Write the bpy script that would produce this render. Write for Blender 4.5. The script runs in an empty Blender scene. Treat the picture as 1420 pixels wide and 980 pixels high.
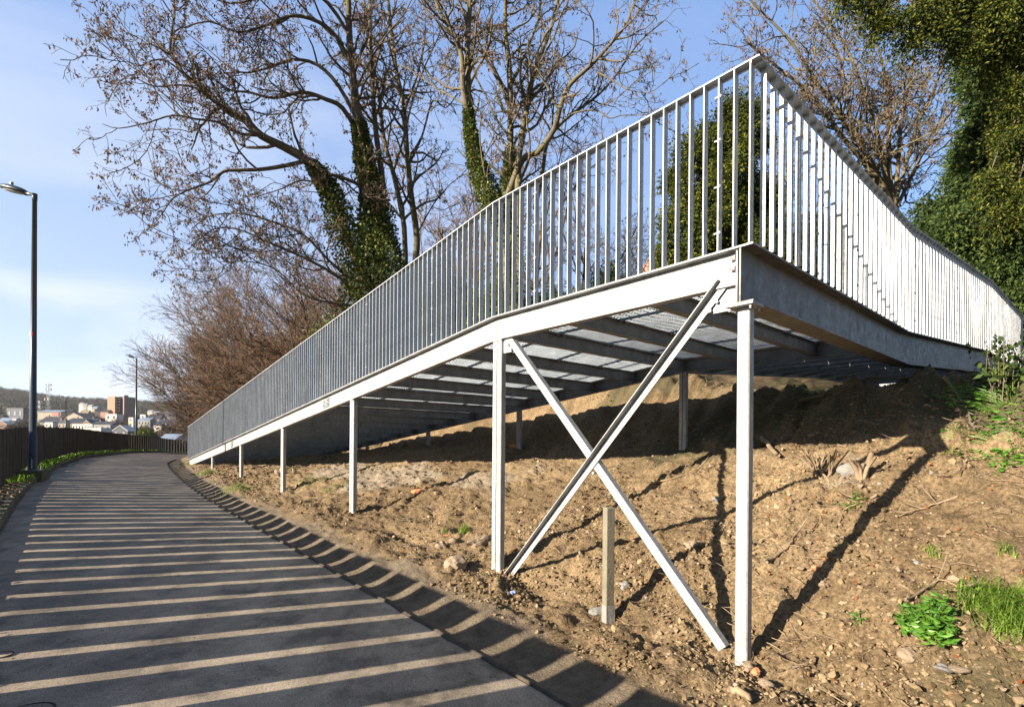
import bpy, bmesh, math, random
import numpy as np
from mathutils import Vector, Matrix
rad = math.radians
random.seed(7); RNG = np.random.default_rng(11)
SC = bpy.context.scene
COL = SC.collection
# ------------------------------------------------------------------ frame
F = 716.0; HX, HY = 710.0, 613.0; TH = rad(.47); EYE = 1.55
D1 = np.array([-(HX-94), F]); D1 /= np.linalg.norm(D1)      # along the path, away to the left
D2 = np.array([F, (HX-94)]); D2 /= np.linalg.norm(D2)       # across the path, away to the right
def W(s, t, z=0.0):
    return (s*D1[0]+t*D2[0], s*D1[1]+t*D2[1], z)
def at(x, y, D):                                            # point of the place seen at a photo position, D metres ahead
    p = x-HX; q = HY-y
    a = p*math.cos(TH)-q*math.sin(TH); b = p*math.sin(TH)+q*math.cos(TH)
    return np.array([a/F*D, D, EYE+b/F*D])
def st(P): return P[0]*D1[0]+P[1]*D1[1], P[0]*D2[0]+P[1]*D2[1]
def ss(x, a, b):
    u = np.clip((x-a)/(b-a), 0, 1); return u*u*(3-2*u)
# ------------------------------------------------------------------ noise
_T = RNG.random((256, 256))
def vnoise(x, y):
    xi = np.floor(x).astype(int); yi = np.floor(y).astype(int)
    fx = x-xi; fy = y-yi; fx = fx*fx*(3-2*fx); fy = fy*fy*(3-2*fy)
    a = _T[xi & 255, yi & 255]; b = _T[(xi+1) & 255, yi & 255]
    c = _T[xi & 255, (yi+1) & 255]; d = _T[(xi+1) & 255, (yi+1) & 255]
    return (a*(1-fx)+b*fx)*(1-fy)+(c*(1-fx)+d*fx)*fy-.5
def fbm(x, y, f, o=4, g=.5):
    r = 0; a = 1
    for i in range(o):
        r = r+a*vnoise(x*f+17.3*i, y*f+5.1*i); f *= 2.03; a *= g
    return r
# ------------------------------------------------------------------ terrain
def KT(s): return np.interp(s, [-60, -5, 2.8, 15.6, 22, 29, 45, 52, 64, 100, 200], [-1.5, .02, .24, .60, .76, .86, .74, .60, -.1, -3, -9])
def TF(s): return np.interp(s, [-200, 13, 17.5, 22, 29, 38, 46, 54, 62, 68, 75, 90], [-1.1, -1.1, -.95, -.62, .15, 1.7, 3.3, 6.4, 11.5, 18.5, 60, 4000])
def TR(s): return np.interp(s, [-200, 13, 16.7, 23, 26, 31, 36, 42, 50, 60, 75], [2.32, 2.32, 2.45, 2.86, 3.2, 4.3, 6.3, 10, 16, 28, 90])
def foot(s): return np.interp(s, [-30, 1.6, 4.27, 7.97, 11.5, 15, 18.5, 22.5, 30, 50], [-.7, .02, .14, .326, .456, .52, .64, .62, .8, .7])
def far_v(r): return np.interp(r, [90, 150, 220, 300, 450, 700, 1000, 1400, 1800, 2400, 6000], [-.10, -.055, -.022, 0, .014, .034, .050, .064, .072, .066, .02])
def far_z(X, Y):
    r = np.hypot(X, Y)/1.3
    z = r*far_v(r)
    z = z + ss(r, 900, 1500)*r*.010*ss(-X/np.maximum(Y, 1), .86, .99)
    return z + ss(r, 950, 1500)*fbm(X, Y, 1/420., 3)*16
def G(s, t, detail=False):
    s = np.asarray(s, float); t = np.asarray(t, float)
    X = s*D1[0]+t*D2[0]; Y = s*D1[1]+t*D2[1]; r = np.hypot(X, Y)
    zl = KT(s)-.13; tr = TR(s)
    tt = np.where(s > 13, t-tr+2.32+np.clip((s-26)/10, 0, 1)*0, t)
    zr = zl-.15
    # hillside profile across the path
    f = foot(s)
    w = np.clip((tt-2.32)/1.11, 0, 1)
    z1 = zr+(f-zr)*w**1.1+.06*np.sin(np.pi*w)**1.5-.02*np.sin(np.pi*np.clip(w*3,0,1))
    tb = np.interp(s, [1.5, 2.5, 4.26, 8], [6.35, 6.6, 7.3, 7.4])
    zb = np.interp(s, [1.5, 4.26, 8, 11.6, 15.3, 20, 24, 30], [1.62, 1.45, 1.47, 1.47, 1.24, 1.0, .85, 1.0])
    wb = np.interp(s, [2.5, 4.5], [.9, 1.35])
    zc = np.interp(s, [3, 4.6, 6, 12, 16, 20, 24, 40], [2.24, 2.5, 3.1, 3.0, 2.4, 1.9, 1.5, 1.5])
    u = np.clip((tt-3.43)/(tb-3.43), 0, 1)
    z2 = f+(zb-f)*u**.95
    ub = np.clip((tt-tb)/wb, 0, 1)
    z3 = zb+(zc-zb)*(ub**1.15)
    tc = tb+wb
    up = np.interp(s, [1.2, 1.6, 4.4, 6.5], [.085, .07, .07, .24])
    z4 = zc+up*np.minimum(tt-tc, 26)
    z = np.where(tt < 3.43, z1, np.where(tt < tb, z2, np.where(tt < tc, z3, z4)))
    # path bed and strip by the fence
    zroad = zl-.15*np.clip((t+.7)/(tr+.7), 0, 1)
    z = np.where(t < tr, zroad-.035, z)
    d = TF(s)-t
    zk = KT(s)-.055
    z = np.where(t < TF(s)+.30, zk, z)
    z = np.where(d > .25, zk-.42*np.minimum(d-.25, 24), z)
    k = ss(r, 70, 170)
    z = z*(1-k)+far_z(X, Y)*k
    if detail:
        m = ss(tt, 2.45, 3.1)*(1-k)*(t > tr)
        m = m*ss(60-r, 0, 20)
        z = z+m*(fbm(X, Y, .9, 3)*.10+fbm(X+9, Y, 4.2, 4, .6)*.075+np.maximum(0, fbm(X, Y+30, 9, 4, .65))*.055)
        # clods
        n = fbm(X+50, Y, 16, 3, .6); z = z+m*np.abs(n)*.055+m*np.maximum(0, fbm(X+7, Y, 21, 2, .6)-.12)*.07*ss(fbm(X, Y+4, 1.7, 3), -.1, .25)
        mb = (tt > tb-.2)*(tt < tc+.3)*m
        z = z+mb*fbm(s*1.0, t*.2, 2.4, 4, .6)*.30
        v = ss(tt, 2.32, 2.45)*(1-m)*(t > tr)*(1-k)
        z = z+v*(fbm(X, Y, 6, 3)*.012)
        z = z+(d > .25)*(1-k)*fbm(X, Y, .5, 3)*.25
    return z
def gz(s, t): return float(G(np.array([s]), np.array([t]), True)[0])
def on_ground(x, y, t0=2.4, t1=16):
    """first ground point along the line of sight through a photo position -> s,t,z"""
    P1 = at(x, y, 1.0); Ds = np.linspace(1.8, 30, 2600)
    X = P1[0]*Ds; Y = Ds; Z = EYE+(P1[2]-EYE)*Ds
    s = X*D1[0]+Y*D1[1]; t = X*D2[0]+Y*D2[1]
    g = G(s, t, True); i = np.where(Z < g)[0]
    i = i[0] if len(i) else len(Ds)-1
    return s[i], t[i], g[i]
# ------------------------------------------------------------------ object helpers
def link(o): COL.objects.link(o); return o
def tag(o, label=None, cat=None, group=None, kind=None):
    if label: o['label'] = label
    if cat: o['category'] = cat
    if group: o['group'] = group
    if kind: o['kind'] = kind
    return o
def empty(name, loc, label, cat, group=None, rz=0):
    o = bpy.data.objects.new(name, None); o.empty_display_size = .2; link(o)
    o.location = loc; o.rotation_euler = (0, 0, rz)
    return tag(o, label, cat, group)
class MB:
    """collects geometry in world (or local) coordinates"""
    def __init__(s): s.V = []; s.Fq = []; s.n = 0; s.A = []
    def add(s, v, f):
        v = np.asarray(v, float).reshape(-1, 3); s.V.append(v)
        s.Fq.append(np.asarray(f, int)+s.n); s.n += len(v)
    def box(s, c, size, M=None, rz=0):
        x, y, z = np.array(size)/2
        v = np.array([[i*x, j*y, k*z] for i in (-1, 1) for j in (-1, 1) for k in (-1, 1)])
        if M is None and rz: M = np.array(Matrix.Rotation(rz, 3, 'Z'))
        if M is not None: v = v@np.asarray(M).T
        s.add(v+np.array(c), [[0, 1, 3, 2], [4, 6, 7, 5], [0, 4, 5, 1], [2, 3, 7, 6], [0, 2, 6, 4], [1, 5, 7, 3]])
    def hexa(s, p):   # 8 points bottom 4 ccw, top 4 ccw
        s.add(p, [[3, 2, 1, 0], [4, 5, 6, 7], [0, 1, 5, 4], [1, 2, 6, 5], [2, 3, 7, 6], [3, 0, 4, 7]])
    def prism(s, prof, path, up=(0, 0, 1), side=None, closed=True):
        """sweep a 2-D profile [(a,b)] : a along side vector, b along up; path list of points with fixed side/up"""
        prof = np.array(prof); k = len(prof); path = np.array(path, float)
        side = np.array(side, float); up = np.array(up, float)
        V = np.concatenate([p+prof[:, :1]*side+prof[:, 1:]*up for p in path])
        Fc = []
        for i in range(len(path)-1):
            for j in range(k):
                j2 = (j+1) % k; Fc.append([i*k+j, i*k+j2, (i+1)*k+j2, (i+1)*k+j])
        s.add(V, Fc)
        s.Fn = getattr(s, 'Fn', [])
        b = s.n-len(V)
        s.Fn.append([b+j for j in range(k)][::-1]); s.Fn.append([b+(len(path)-1)*k+j for j in range(k)])
    def tube(s, pts, r, k=5, cap=True):
        pts = np.asarray(pts, float); n = len(pts)
        r = np.broadcast_to(np.asarray(r, float), (n,))
        T = np.gradient(pts, axis=0); T /= (np.linalg.norm(T, axis=1)[:, None]+1e-9)
        ref = np.array([0, 0, 1.]) if abs(T[0, 2]) < .9 else np.array([1., 0, 0])
        A = np.cross(T, ref); A /= (np.linalg.norm(A, axis=1)[:, None]+1e-9); B = np.cross(T, A)
        a = np.arange(k)*2*np.pi/k
        V = pts[:, None, :]+r[:, None, None]*(np.cos(a)[None, :, None]*A[:, None, :]+np.sin(a)[None, :, None]*B[:, None, :])
        i = np.arange(n-1)[:, None]*k; j = np.arange(k)[None, :]; j2 = (j+1) % k
        Fc = np.stack([i+j, i+j2, i+k+j2, i+k+j], -1).reshape(-1, 4)
        s.add(V.reshape(-1, 3), Fc)
        if cap and k > 3:
            s.Fn = getattr(s, 'Fn', []); b = s.n-n*k
            s.Fn.append([b+q for q in range(k)]); s.Fn.append([b+(n-1)*k+q for q in range(k)][::-1])
    def quads(s, P):  # P (n,4,3)
        n = len(P)
        if n: s.add(P.reshape(-1, 3), np.arange(n*4).reshape(-1, 4))
    def tris(s, P):
        n = len(P)
        if n: s.add(P.reshape(-1, 3), np.arange(n*3).reshape(-1, 3))
    def mesh(s, name, mat, smooth=False, origin=None, colr=None):
        V = np.concatenate(s.V); 
        if origin is not None: V = V-np.array(origin)
        faces = list(s.Fq); loops = []; starts = []; tot = 0
        for f in faces:
            k = f.shape[1]; loops.append(f.reshape(-1)); starts.append(tot+np.arange(len(f))*k); tot += f.size
        for f in getattr(s, 'Fn', []):
            loops.append(np.array(f)); starts.append(np.array([tot])); tot += len(f)
        L = np.concatenate(loops).astype(np.int32); S = np.concatenate(starts).astype(np.int32)
        me = bpy.data.meshes.new(name); me.vertices.add(len(V)); me.vertices.foreach_set('co', V.astype(np.float32).ravel())
        me.loops.add(len(L)); me.loops.foreach_set('vertex_index', L)
        me.polygons.add(len(S)); me.polygons.foreach_set('loop_start', S)
        me.update(calc_edges=True); me.validate()
        me.polygons.foreach_set('use_smooth', np.full(len(me.polygons), bool(smooth)))
        if mat: me.materials.append(mat)
        return me
    def build(s, name, mat, parent=None, smooth=False, origin=None):
        if parent is not None:
            o0 = np.array(WORLD[parent.name]) if parent.name in WORLD else np.array(parent.location)
        elif origin is not None: o0 = np.array(origin, float)
        else: o0 = np.zeros(3)
        org = o0 if origin is None else np.array(origin, float)
        me = s.mesh(name, mat, smooth, org)
        o = bpy.data.objects.new(name, me); link(o)
        if parent is not None:
            o.parent = parent; o.location = org-o0
        else: o.location = org
        WORLD[o.name] = tuple(org)
        return o
WORLD = {}
def root(name, loc, label, cat, group=None):
    o = empty(name, loc, label, cat, group); WORLD[o.name] = tuple(loc); return o
# ------------------------------------------------------------------ materials
class N:
    def __init__(s, name):
        s.m = bpy.data.materials.new(name); s.m.use_nodes = True; s.t = s.m.node_tree; s.n = s.t.nodes
        s.b = s.n['Principled BSDF']; s.out = s.n['Material Output']; s.c = None
    def new(s, k, **kw):
        x = s.n.new(k)
        for a, v in kw.items(): setattr(x, a, v)
        return x
    def L(s, a, b): s.t.links.new(a, b)
    def coord(s, w='Object'):
        if s.c is None: s.c = s.new('ShaderNodeTexCoord')
        return s.c.outputs[w]
    def noise(s, scale, det=4, rough=.5, vec=None, stretch=None, dim=None):
        x = s.new('ShaderNodeTexNoise'); x.inputs['Scale'].default_value = scale; x.inputs['Detail'].default_value = det; x.inputs['Roughness'].default_value = rough
        v = vec if vec is not None else s.coord()
        if stretch:
            mp = s.new('ShaderNodeMapping'); mp.inputs['Scale'].default_value = stretch; s.L(v, mp.inputs[0]); v = mp.outputs[0]
        s.L(v, x.inputs['Vector']); return x.outputs['Fac']
    def ramp(s, fac, stops, interp='LINEAR'):
        x = s.new('ShaderNodeValToRGB'); x.color_ramp.interpolation = interp; e = x.color_ramp.elements
        while len(e) < len(stops): e.new(.5)
        for k, (p, c) in zip(e, stops):
            k.position = p; k.color = (c, c, c, 1) if isinstance(c, (int, float)) else (*c, 1)
        s.L(fac, x.inputs[0]); return x.outputs[0]
    def mix(s, a, b, f, mode='MIX'):
        x = s.new('ShaderNodeMix', data_type='RGBA', blend_type=mode)
        for sock, v in ((x.inputs['Factor'], f), (x.inputs['A'], a), (x.inputs['B'], b)):
            if isinstance(v, (int, float)): sock.default_value = v if sock.type == 'VALUE' else (v, v, v, 1)
            elif isinstance(v, tuple): sock.default_value = (*v, 1)
            else: s.L(v, sock)
        return x.outputs['Result']
    def math(s, op, a, b=0):
        x = s.new('ShaderNodeMath', operation=op)
        for i, v in enumerate((a, b)):
            if isinstance(v, (int, float)): x.inputs[i].default_value = v
            else: s.L(v, x.inputs[i])
        return x.outputs[0]
    def base(s, v):
        if isinstance(v, tuple): s.b.inputs['Base Color'].default_value = (*v, 1)
        else: s.L(v, s.b.inputs['Base Color'])
        return s
    def rough(s, v):
        if isinstance(v, (int, float)): s.b.inputs['Roughness'].default_value = v
        else: s.L(v, s.b.inputs['Roughness'])
        return s
    def metal(s, v): s.b.inputs['Metallic'].default_value = v; return s
    def bump(s, h, strength=.3, dist=.01):
        x = s.new('ShaderNodeBump'); x.inputs['Strength'].default_value = strength; x.inputs['Distance'].default_value = dist
        s.L(h, x.inputs['Height']); s.L(x.outputs[0], s.b.inputs['Normal']); return s
def simple(name, col, rough=.7, var=.15, scale=6, metal=0, bump=0):
    m = N(name); c = m.ramp(m.noise(scale, 5, .6), [(.25, tuple(x*(1-var) for x in col)), (.75, tuple(min(1, x*(1+var)) for x in col))])
    m.base(c).rough(rough).metal(metal)
    if bump: m.bump(m.noise(scale*4, 4), bump, .01)
    return m.m
M = {}
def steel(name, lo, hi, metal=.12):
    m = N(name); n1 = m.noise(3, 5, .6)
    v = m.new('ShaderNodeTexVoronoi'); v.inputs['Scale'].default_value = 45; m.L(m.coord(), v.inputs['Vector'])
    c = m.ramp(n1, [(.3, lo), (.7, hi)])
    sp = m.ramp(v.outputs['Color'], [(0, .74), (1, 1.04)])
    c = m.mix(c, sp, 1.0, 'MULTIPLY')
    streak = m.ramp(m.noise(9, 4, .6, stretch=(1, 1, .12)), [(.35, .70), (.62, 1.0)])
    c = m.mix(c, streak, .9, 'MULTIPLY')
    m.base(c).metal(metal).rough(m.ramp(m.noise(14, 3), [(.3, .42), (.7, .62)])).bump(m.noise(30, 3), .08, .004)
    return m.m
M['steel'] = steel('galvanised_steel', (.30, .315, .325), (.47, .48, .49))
M['steel_shaded'] = steel('galvanised_steel_shaded', (.17, .19, .21), (.25, .275, .30), .1)  # darker copy: shade put into the colour of cross beams and rear beams
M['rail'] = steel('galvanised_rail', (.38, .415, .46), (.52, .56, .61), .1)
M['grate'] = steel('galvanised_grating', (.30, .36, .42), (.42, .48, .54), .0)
M['steel_shaded_dark'] = steel('galvanised_steel_shaded_dark', (.125, .125, .125), (.185, .183, .178), .1)  # darkest copy: shade of the landing beam's sunless face put into the colour
M['bolt'] = steel('zinc_bolt', (.5, .5, .5), (.65, .65, .64), .7)
# ground: several surfaces by vertex masks
def ground_mat():
    m = N('bare_soil'); P = m.coord('Object')
    big = m.noise(.55, 5, .6); mid = m.noise(4, 6, .62); fine = m.noise(38, 5, .65); fin2 = m.noise(140, 3, .6)
    soil = m.ramp(mid, [(.25, (.10, .070, .038)), (.5, (.185, .132, .074)), (.75, (.285, .215, .13))])
    soil = m.mix(soil, m.ramp(big, [(.38, (.105, .074, .042)), (.65, (.265, .195, .116))]), .5)
    soil = m.mix(soil, m.ramp(fine, [(.36, .45), (.62, 1.35)]), .9, 'MULTIPLY')
    soil = m.mix(soil, m.ramp(fin2, [(.35, .78), (.6, 1.1)]), .7, 'MULTIPLY')
    v = m.new('ShaderNodeTexVoronoi'); v.inputs['Scale'].default_value = 26; m.L(P, v.inputs['Vector'])
    peb = m.ramp(v.outputs['Distance'], [(.10, 1.0), (.24, 0.0)])
    pm = m.ramp(m.noise(7, 3), [(.52, 0), (.64, 1)])
    soil = m.mix(soil, m.ramp(v.outputs['Color'], [(0, (.24, .19, .13)), (1, (.52, .44, .33))]), m.math('MULTIPLY', peb, pm))
    at_ = m.new('ShaderNodeAttribute', attribute_name='mask'); sep = m.new('ShaderNodeSeparateColor'); m.L(at_.outputs['Color'], sep.inputs[0])
    verge = m.ramp(m.noise(7, 7, .7), [(.32, (.085, .068, .050)), (.7, (.20, .165, .12))])
    verge = m.mix(verge, m.ramp(m.noise(90, 3), [(.35, .75), (.65, 1.15)]), .8, 'MULTIPLY')
    c = m.mix(soil, verge, sep.outputs[0])
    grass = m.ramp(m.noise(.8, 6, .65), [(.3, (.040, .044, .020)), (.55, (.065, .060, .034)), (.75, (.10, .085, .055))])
    c = m.mix(c, grass, sep.outputs[1])  # this mask also carries the shade painted on the bank face
    pale = m.ramp(m.noise(30, 5), [(.3, (.17, .15, .12)), (.7, (.33, .30, .25))])
    c = m.mix(c, pale, m.math('MULTIPLY', sep.outputs[2], m.ramp(m.noise(6, 6, .7), [(.38, .15), (.62, .9)])))
    h = m.math('ADD', m.math('MULTIPLY', fine, .7), m.math('ADD', m.math('MULTIPLY', fin2, .25), m.math('MULTIPLY', m.math('MULTIPLY', peb, pm), .35)))
    m.base(c).rough(.95).bump(h, .9, .03)
    m.b.inputs['Specular IOR Level'].default_value = .15
    return m.m
M['ground'] = ground_mat()
def asphalt():
    m = N('worn_asphalt')
    big = m.noise(.8, 5, .6); pat = m.noise(2.3, 6, .68, stretch=(1, 1, 1)); fine = m.noise(150, 2, .7); f2 = m.noise(55, 4, .7)
    c = m.ramp(big, [(.3, (.31, .258, .196)), (.7, (.40, .335, .256))])
    c = m.mix(c, m.ramp(fine, [(.38, .5), (.5, 1.0), (.64, 1.35)]), 1, 'MULTIPLY')
    c = m.mix(c, m.ramp(f2, [(.3, .82), (.7, 1.1)]), .6, 'MULTIPLY')
    c = m.mix(c, m.ramp(pat, [(.36, .36), (.48, .84), (.62, 1.06)]), 1, 'MULTIPLY'); c = m.mix(c, m.ramp(m.noise(1.1, 6, .7, stretch=(1.3, .5, 1)), [(.42, .62), (.55, 1.0)]), .9, 'MULTIPLY')
    sp = m.noise(16, 4, .7); c = m.mix(c, (.035, .026, .018), m.ramp(sp, [(.70, 0), (.76, .8)]))
    m.base(c).rough(m.ramp(pat, [(.3, .6), (.5, .85)])).bump(m.math('ADD', fine, f2), .35, .006)
    return m.m
M['asphalt'] = asphalt()
M['grime'] = simple('gutter_grime', (.055, .045, .034), .95, .4, 14, bump=.6)
def concrete(name, col, moss=.0):
    m = N(name); c = m.ramp(m.noise(5, 6, .65), [(.3, tuple(x*.72 for x in col)), (.7, tuple(x*1.15 for x in col))])
    c = m.mix(c, m.ramp(m.noise(60, 3), [(.3, .8), (.7, 1.1)]), .8, 'MULTIPLY')
    if moss: c = m.mix(c, (.045, .062, .016), m.ramp(m.noise(3.5, 5, .7), [(.5-.2*moss, 0), (.62, .85)]))
    m.base(c).rough(.9).bump(m.noise(50, 4), .5, .006); return m.m
M['concrete'] = concrete('cast_concrete', (.17, .155, .115))
M['kerb'] = concrete('mossy_kerb', (.17, .145, .105), 1)
def fence_m():
    m = N('weathered_planks'); c = m.ramp(m.noise(6, 6, .65, stretch=(1, 1, .15)), [(.3, (.022, .018, .014)), (.55, (.052, .043, .031)), (.8, (.11, .092, .066))])
    c = m.mix(c, (.05, .062, .022), m.ramp(m.noise(2.6, 5, .7), [(.5, 0), (.66, .6)]))
    c = m.mix(c, m.ramp(m.noise(25, 4, .7, stretch=(1, 1, .08)), [(.3, .6), (.6, 1.1)]), .8, 'MULTIPLY')
    m.base(c).rough(.9).bump(m.noise(30, 4, .6, stretch=(1, 1, .1)), .5, .008); return m.m
M['fence'] = fence_m()
M['lamp'] = simple('painted_grey_metal', (.055, .072, .09), .38, .12, 5, .3)
M['lamp_light'] = simple('pale_grey_metal', (.30, .31, .30), .4, .1, 5, .3)
M['glass'] = simple('lamp_glass', (.45, .45, .42), .15, .05)
M['red'] = simple('red_sticker', (.55, .05, .05), .5)
M['white'] = simple('white_paint', (.75, .74, .71), .6, .08)
M['bark'] = None
def bark(name, a, b, moss):
    m = N(name); c = m.ramp(m.noise(5, 6, .7, stretch=(1, 1, .3)), [(.3, a), (.7, b)])
    c = m.mix(c, m.ramp(m.noise(40, 3), [(.3, .7), (.7, 1.15)]), .7, 'MULTIPLY')
    if moss: c = m.mix(c, moss, m.ramp(m.noise(2.2, 5, .6), [(.45, 0), (.62, .75)]))
    m.base(c).rough(.9).bump(m.noise(22, 4, .6, stretch=(1, 1, .25)), .6, .02); return m.m
M['bark'] = bark('bark', (.07, .057, .042), (.155, .128, .095), (.12, .11, .04))
M['bark_dark'] = bark('bark_dark', (.06, .045, .037), (.14, .105, .082), (.085, .080, .032))
M['bark_pale'] = bark('bark_pale', (.085, .068, .045), (.19, .155, .105), (.12, .11, .042))
M['twig_brown'] = bark('russet_twigs', (.075, .050, .034), (.165, .112, .075), None)
M['wood'] = bark('dry_wood', (.12, .085, .052), (.30, .225, .145), None)
def leafm(name, cols, trans=.25, rough=.55, spec=.4):
    m = N(name); a = m.new('ShaderNodeObjectInfo'); g = m.new('ShaderNodeNewGeometry')
    c = m.ramp(g.outputs['Random Per Island'], [(i/(len(cols)-1), x) for i, x in enumerate(cols)])
    c = m.mix(c, m.ramp(m.noise(.9, 4, .6), [(.3, .62), (.7, 1.25)]), .8, 'MULTIPLY')
    m.base(c).rough(rough); m.b.inputs['Specular IOR Level'].default_value = spec
    tr = m.new('ShaderNodeBsdfTranslucent'); m.L(c, tr.inputs[0]); mx = m.new('ShaderNodeMixShader'); mx.inputs[0].default_value = trans
    m.L(m.b.outputs[0], mx.inputs[1]); m.L(tr.outputs[0], mx.inputs[2]); m.L(mx.outputs[0], m.out.inputs[0]); return m.m
M['yew'] = leafm('yew_needles', [(.016, .028, .008), (.036, .056, .011), (.08, .105, .016), (.22, .22, .034)], .4, .7, .2)
M['ever'] = leafm('broad_evergreen_leaves', [(.015, .032, .010), (.032, .060, .018), (.055, .094, .024), (.13, .17, .04)], .3, .7, .2)
M['ivy'] = leafm('ivy_leaves', [(.024, .048, .010), (.05, .085, .016), (.10, .135, .024), (.22, .22, .04)], .25, .55, .35)
M['seed'] = leafm('dry_seed_bunches', [(.075, .050, .038), (.14, .092, .068), (.25, .18, .135)], .3, .8, .2)
M['rust'] = leafm('withered_leaves', [(.14, .055, .02), (.26, .10, .035), (.32, .16, .07)], .3, .8, .2)
M['grass'] = leafm('grass_blades', [(.08, .17, .02), (.15, .27, .03), (.25, .36, .06)], .35, .5, .4)
M['weed'] = leafm('weed_leaves', [(.04, .13, .014), (.08, .22, .02), (.15, .30, .04)], .3, .45, .5)
M['drygrass'] = leafm('dead_stalks', [(.22, .16, .09), (.36, .28, .17), (.12, .08, .05)], .2, .8, .2)
# ------------------------------------------------------------------ camera
cd = bpy.data.cameras.new('camera'); cam = bpy.data.objects.new('camera', cd); link(cam)
cd.sensor_width = 36; cd.lens = 36*F/1420; cd.clip_start = .05; cd.clip_end = 20000
# principal point at (710,613): shift in units of sensor width (roll is about the optical axis)
cd.shift_y = (613-490)/1420.
cam.matrix_world = Matrix.Translation((0, 0, EYE)) @ Matrix.Rotation(rad(90), 4, 'X') @ Matrix.Rotation(TH, 4, 'Z')
SC.camera = cam
# correction: with the roll the image centre must stay put

# ------------------------------------------------------------------ light
EL = rad(19); sx, sy = -.871, -.491
SUN = Vector((sx*math.cos(EL), sy*math.cos(EL), math.sin(EL))).normalized()
ld = bpy.data.lights.new('sun', 'SUN'); ld.energy = 5.0; ld.angle = rad(.53); ld.color = (1, .86, .68)
so = bpy.data.objects.new('sun', ld); link(so); so.rotation_euler = SUN.to_track_quat('Z', 'Y').to_euler(); so.location = (-20, -10, 20)
wd = bpy.data.worlds.new('World'); SC.world = wd; wd.use_nodes = True
wt = wd.node_tree; bg = wt.nodes['Background']
sky = wt.nodes.new('ShaderNodeTexSky'); sky.sky_type = 'NISHITA'; sky.sun_disc = False
sky.sun_elevation = EL; sky.sun_rotation = math.atan2(sx, sy) ; sky.air_density = 1.0; sky.dust_density = .6; sky.ozone_density = 1.6; sky.altitude = 100
def wn(k, **kw):
    x = wt.nodes.new(k)
    for a, v in kw.items(): setattr(x, a, v)
    return x
tc = wn('ShaderNodeTexCoord'); mp = wn('ShaderNodeMapping'); mp.inputs['Scale'].default_value = (1.1, 1.1, 3.4); mp.inputs['Rotation'].default_value = (rad(8), rad(-14), 0)
wt.links.new(tc.outputs['Generated'], mp.inputs[0])
nz = wn('ShaderNodeTexNoise'); nz.inputs['Scale'].default_value = 1.9; nz.inputs['Detail'].default_value = 8; nz.inputs['Roughness'].default_value = .52; nz.inputs['Distortion'].default_value = .5
wt.links.new(mp.outputs[0], nz.inputs['Vector'])
cr = wn('ShaderNodeValToRGB'); cr.color_ramp.elements[0].position = .42; cr.color_ramp.elements[1].position = .72
wt.links.new(nz.outputs['Fac'], cr.inputs[0])
# clouds thicker towards the left and low down (direction based)
sp = wn('ShaderNodeSeparateXYZ'); wt.links.new(tc.outputs['Generated'], sp.inputs[0])
def maprange(sock, a, b, c, d):
    x = wn('ShaderNodeMapRange', interpolation_type='SMOOTHSTEP'); x.inputs['From Min'].default_value = a; x.inputs['From Max'].default_value = b; x.inputs['To Min'].default_value = c; x.inputs['To Max'].default_value = d
    wt.links.new(sock, x.inputs['Value']); return x.outputs[0]
def wm(op, a, b, clamp=False):
    x = wn('ShaderNodeMath', operation=op, use_clamp=clamp)
    for i, v in enumerate((a, b)):
        if isinstance(v, (int, float)): x.inputs[i].default_value = v
        else: wt.links.new(v, x.inputs[i])
    return x.outputs[0]
view_side = maprange(sp.outputs['Y'], -.05, .45, 0, 1)             # cloud veil and added blue only ahead; sky behind stays dim to deepen shade
left = maprange(sp.outputs['X'], .55, -.60, .14, 1.0)
low = maprange(sp.outputs['Z'], .70, .02, .30, 1.0)
veil = wm('MULTIPLY', wm('MULTIPLY', left, low), view_side)
cl = wm('MULTIPLY', veil, wm('ADD', wm("MULTIPLY", cr.outputs[0], .80), .40), True)
blue = wn('ShaderNodeMix', data_type='RGBA', blend_type='ADD'); blue.inputs['Factor'].default_value = 1
wt.links.new(sky.outputs[0], blue.inputs['A'])
bl = wn('ShaderNodeMix', data_type='RGBA'); bl.inputs['A'].default_value = (0, 0, 0, 1); bl.inputs['B'].default_value = (.9, 1.9, 4.4, 1); wt.links.new(view_side, bl.inputs['Factor']); wt.links.new(bl.outputs['Result'], blue.inputs['B'])
mx = wn('ShaderNodeMix', data_type='RGBA'); wt.links.new(cl, mx.inputs['Factor']); wt.links.new(blue.outputs['Result'], mx.inputs['A'])
mx.inputs['B'].default_value = (8.3, 8.6, 9.2, 1)
wt.links.new(mx.outputs['Result'], bg.inputs['Color'])
SKY = bg; bg.inputs['Strength'].default_value = .037
SC.view_settings.view_transform = 'Standard'; SC.view_settings.look = 'None'; SC.view_settings.gamma = 1; SC.view_settings.exposure = 1.74
SC.cycles.use_denoising = True; SC.cycles.max_bounces = 6; SC.cycles.diffuse_bounces = 3; SC.cycles.transparent_max_bounces = 4

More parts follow.
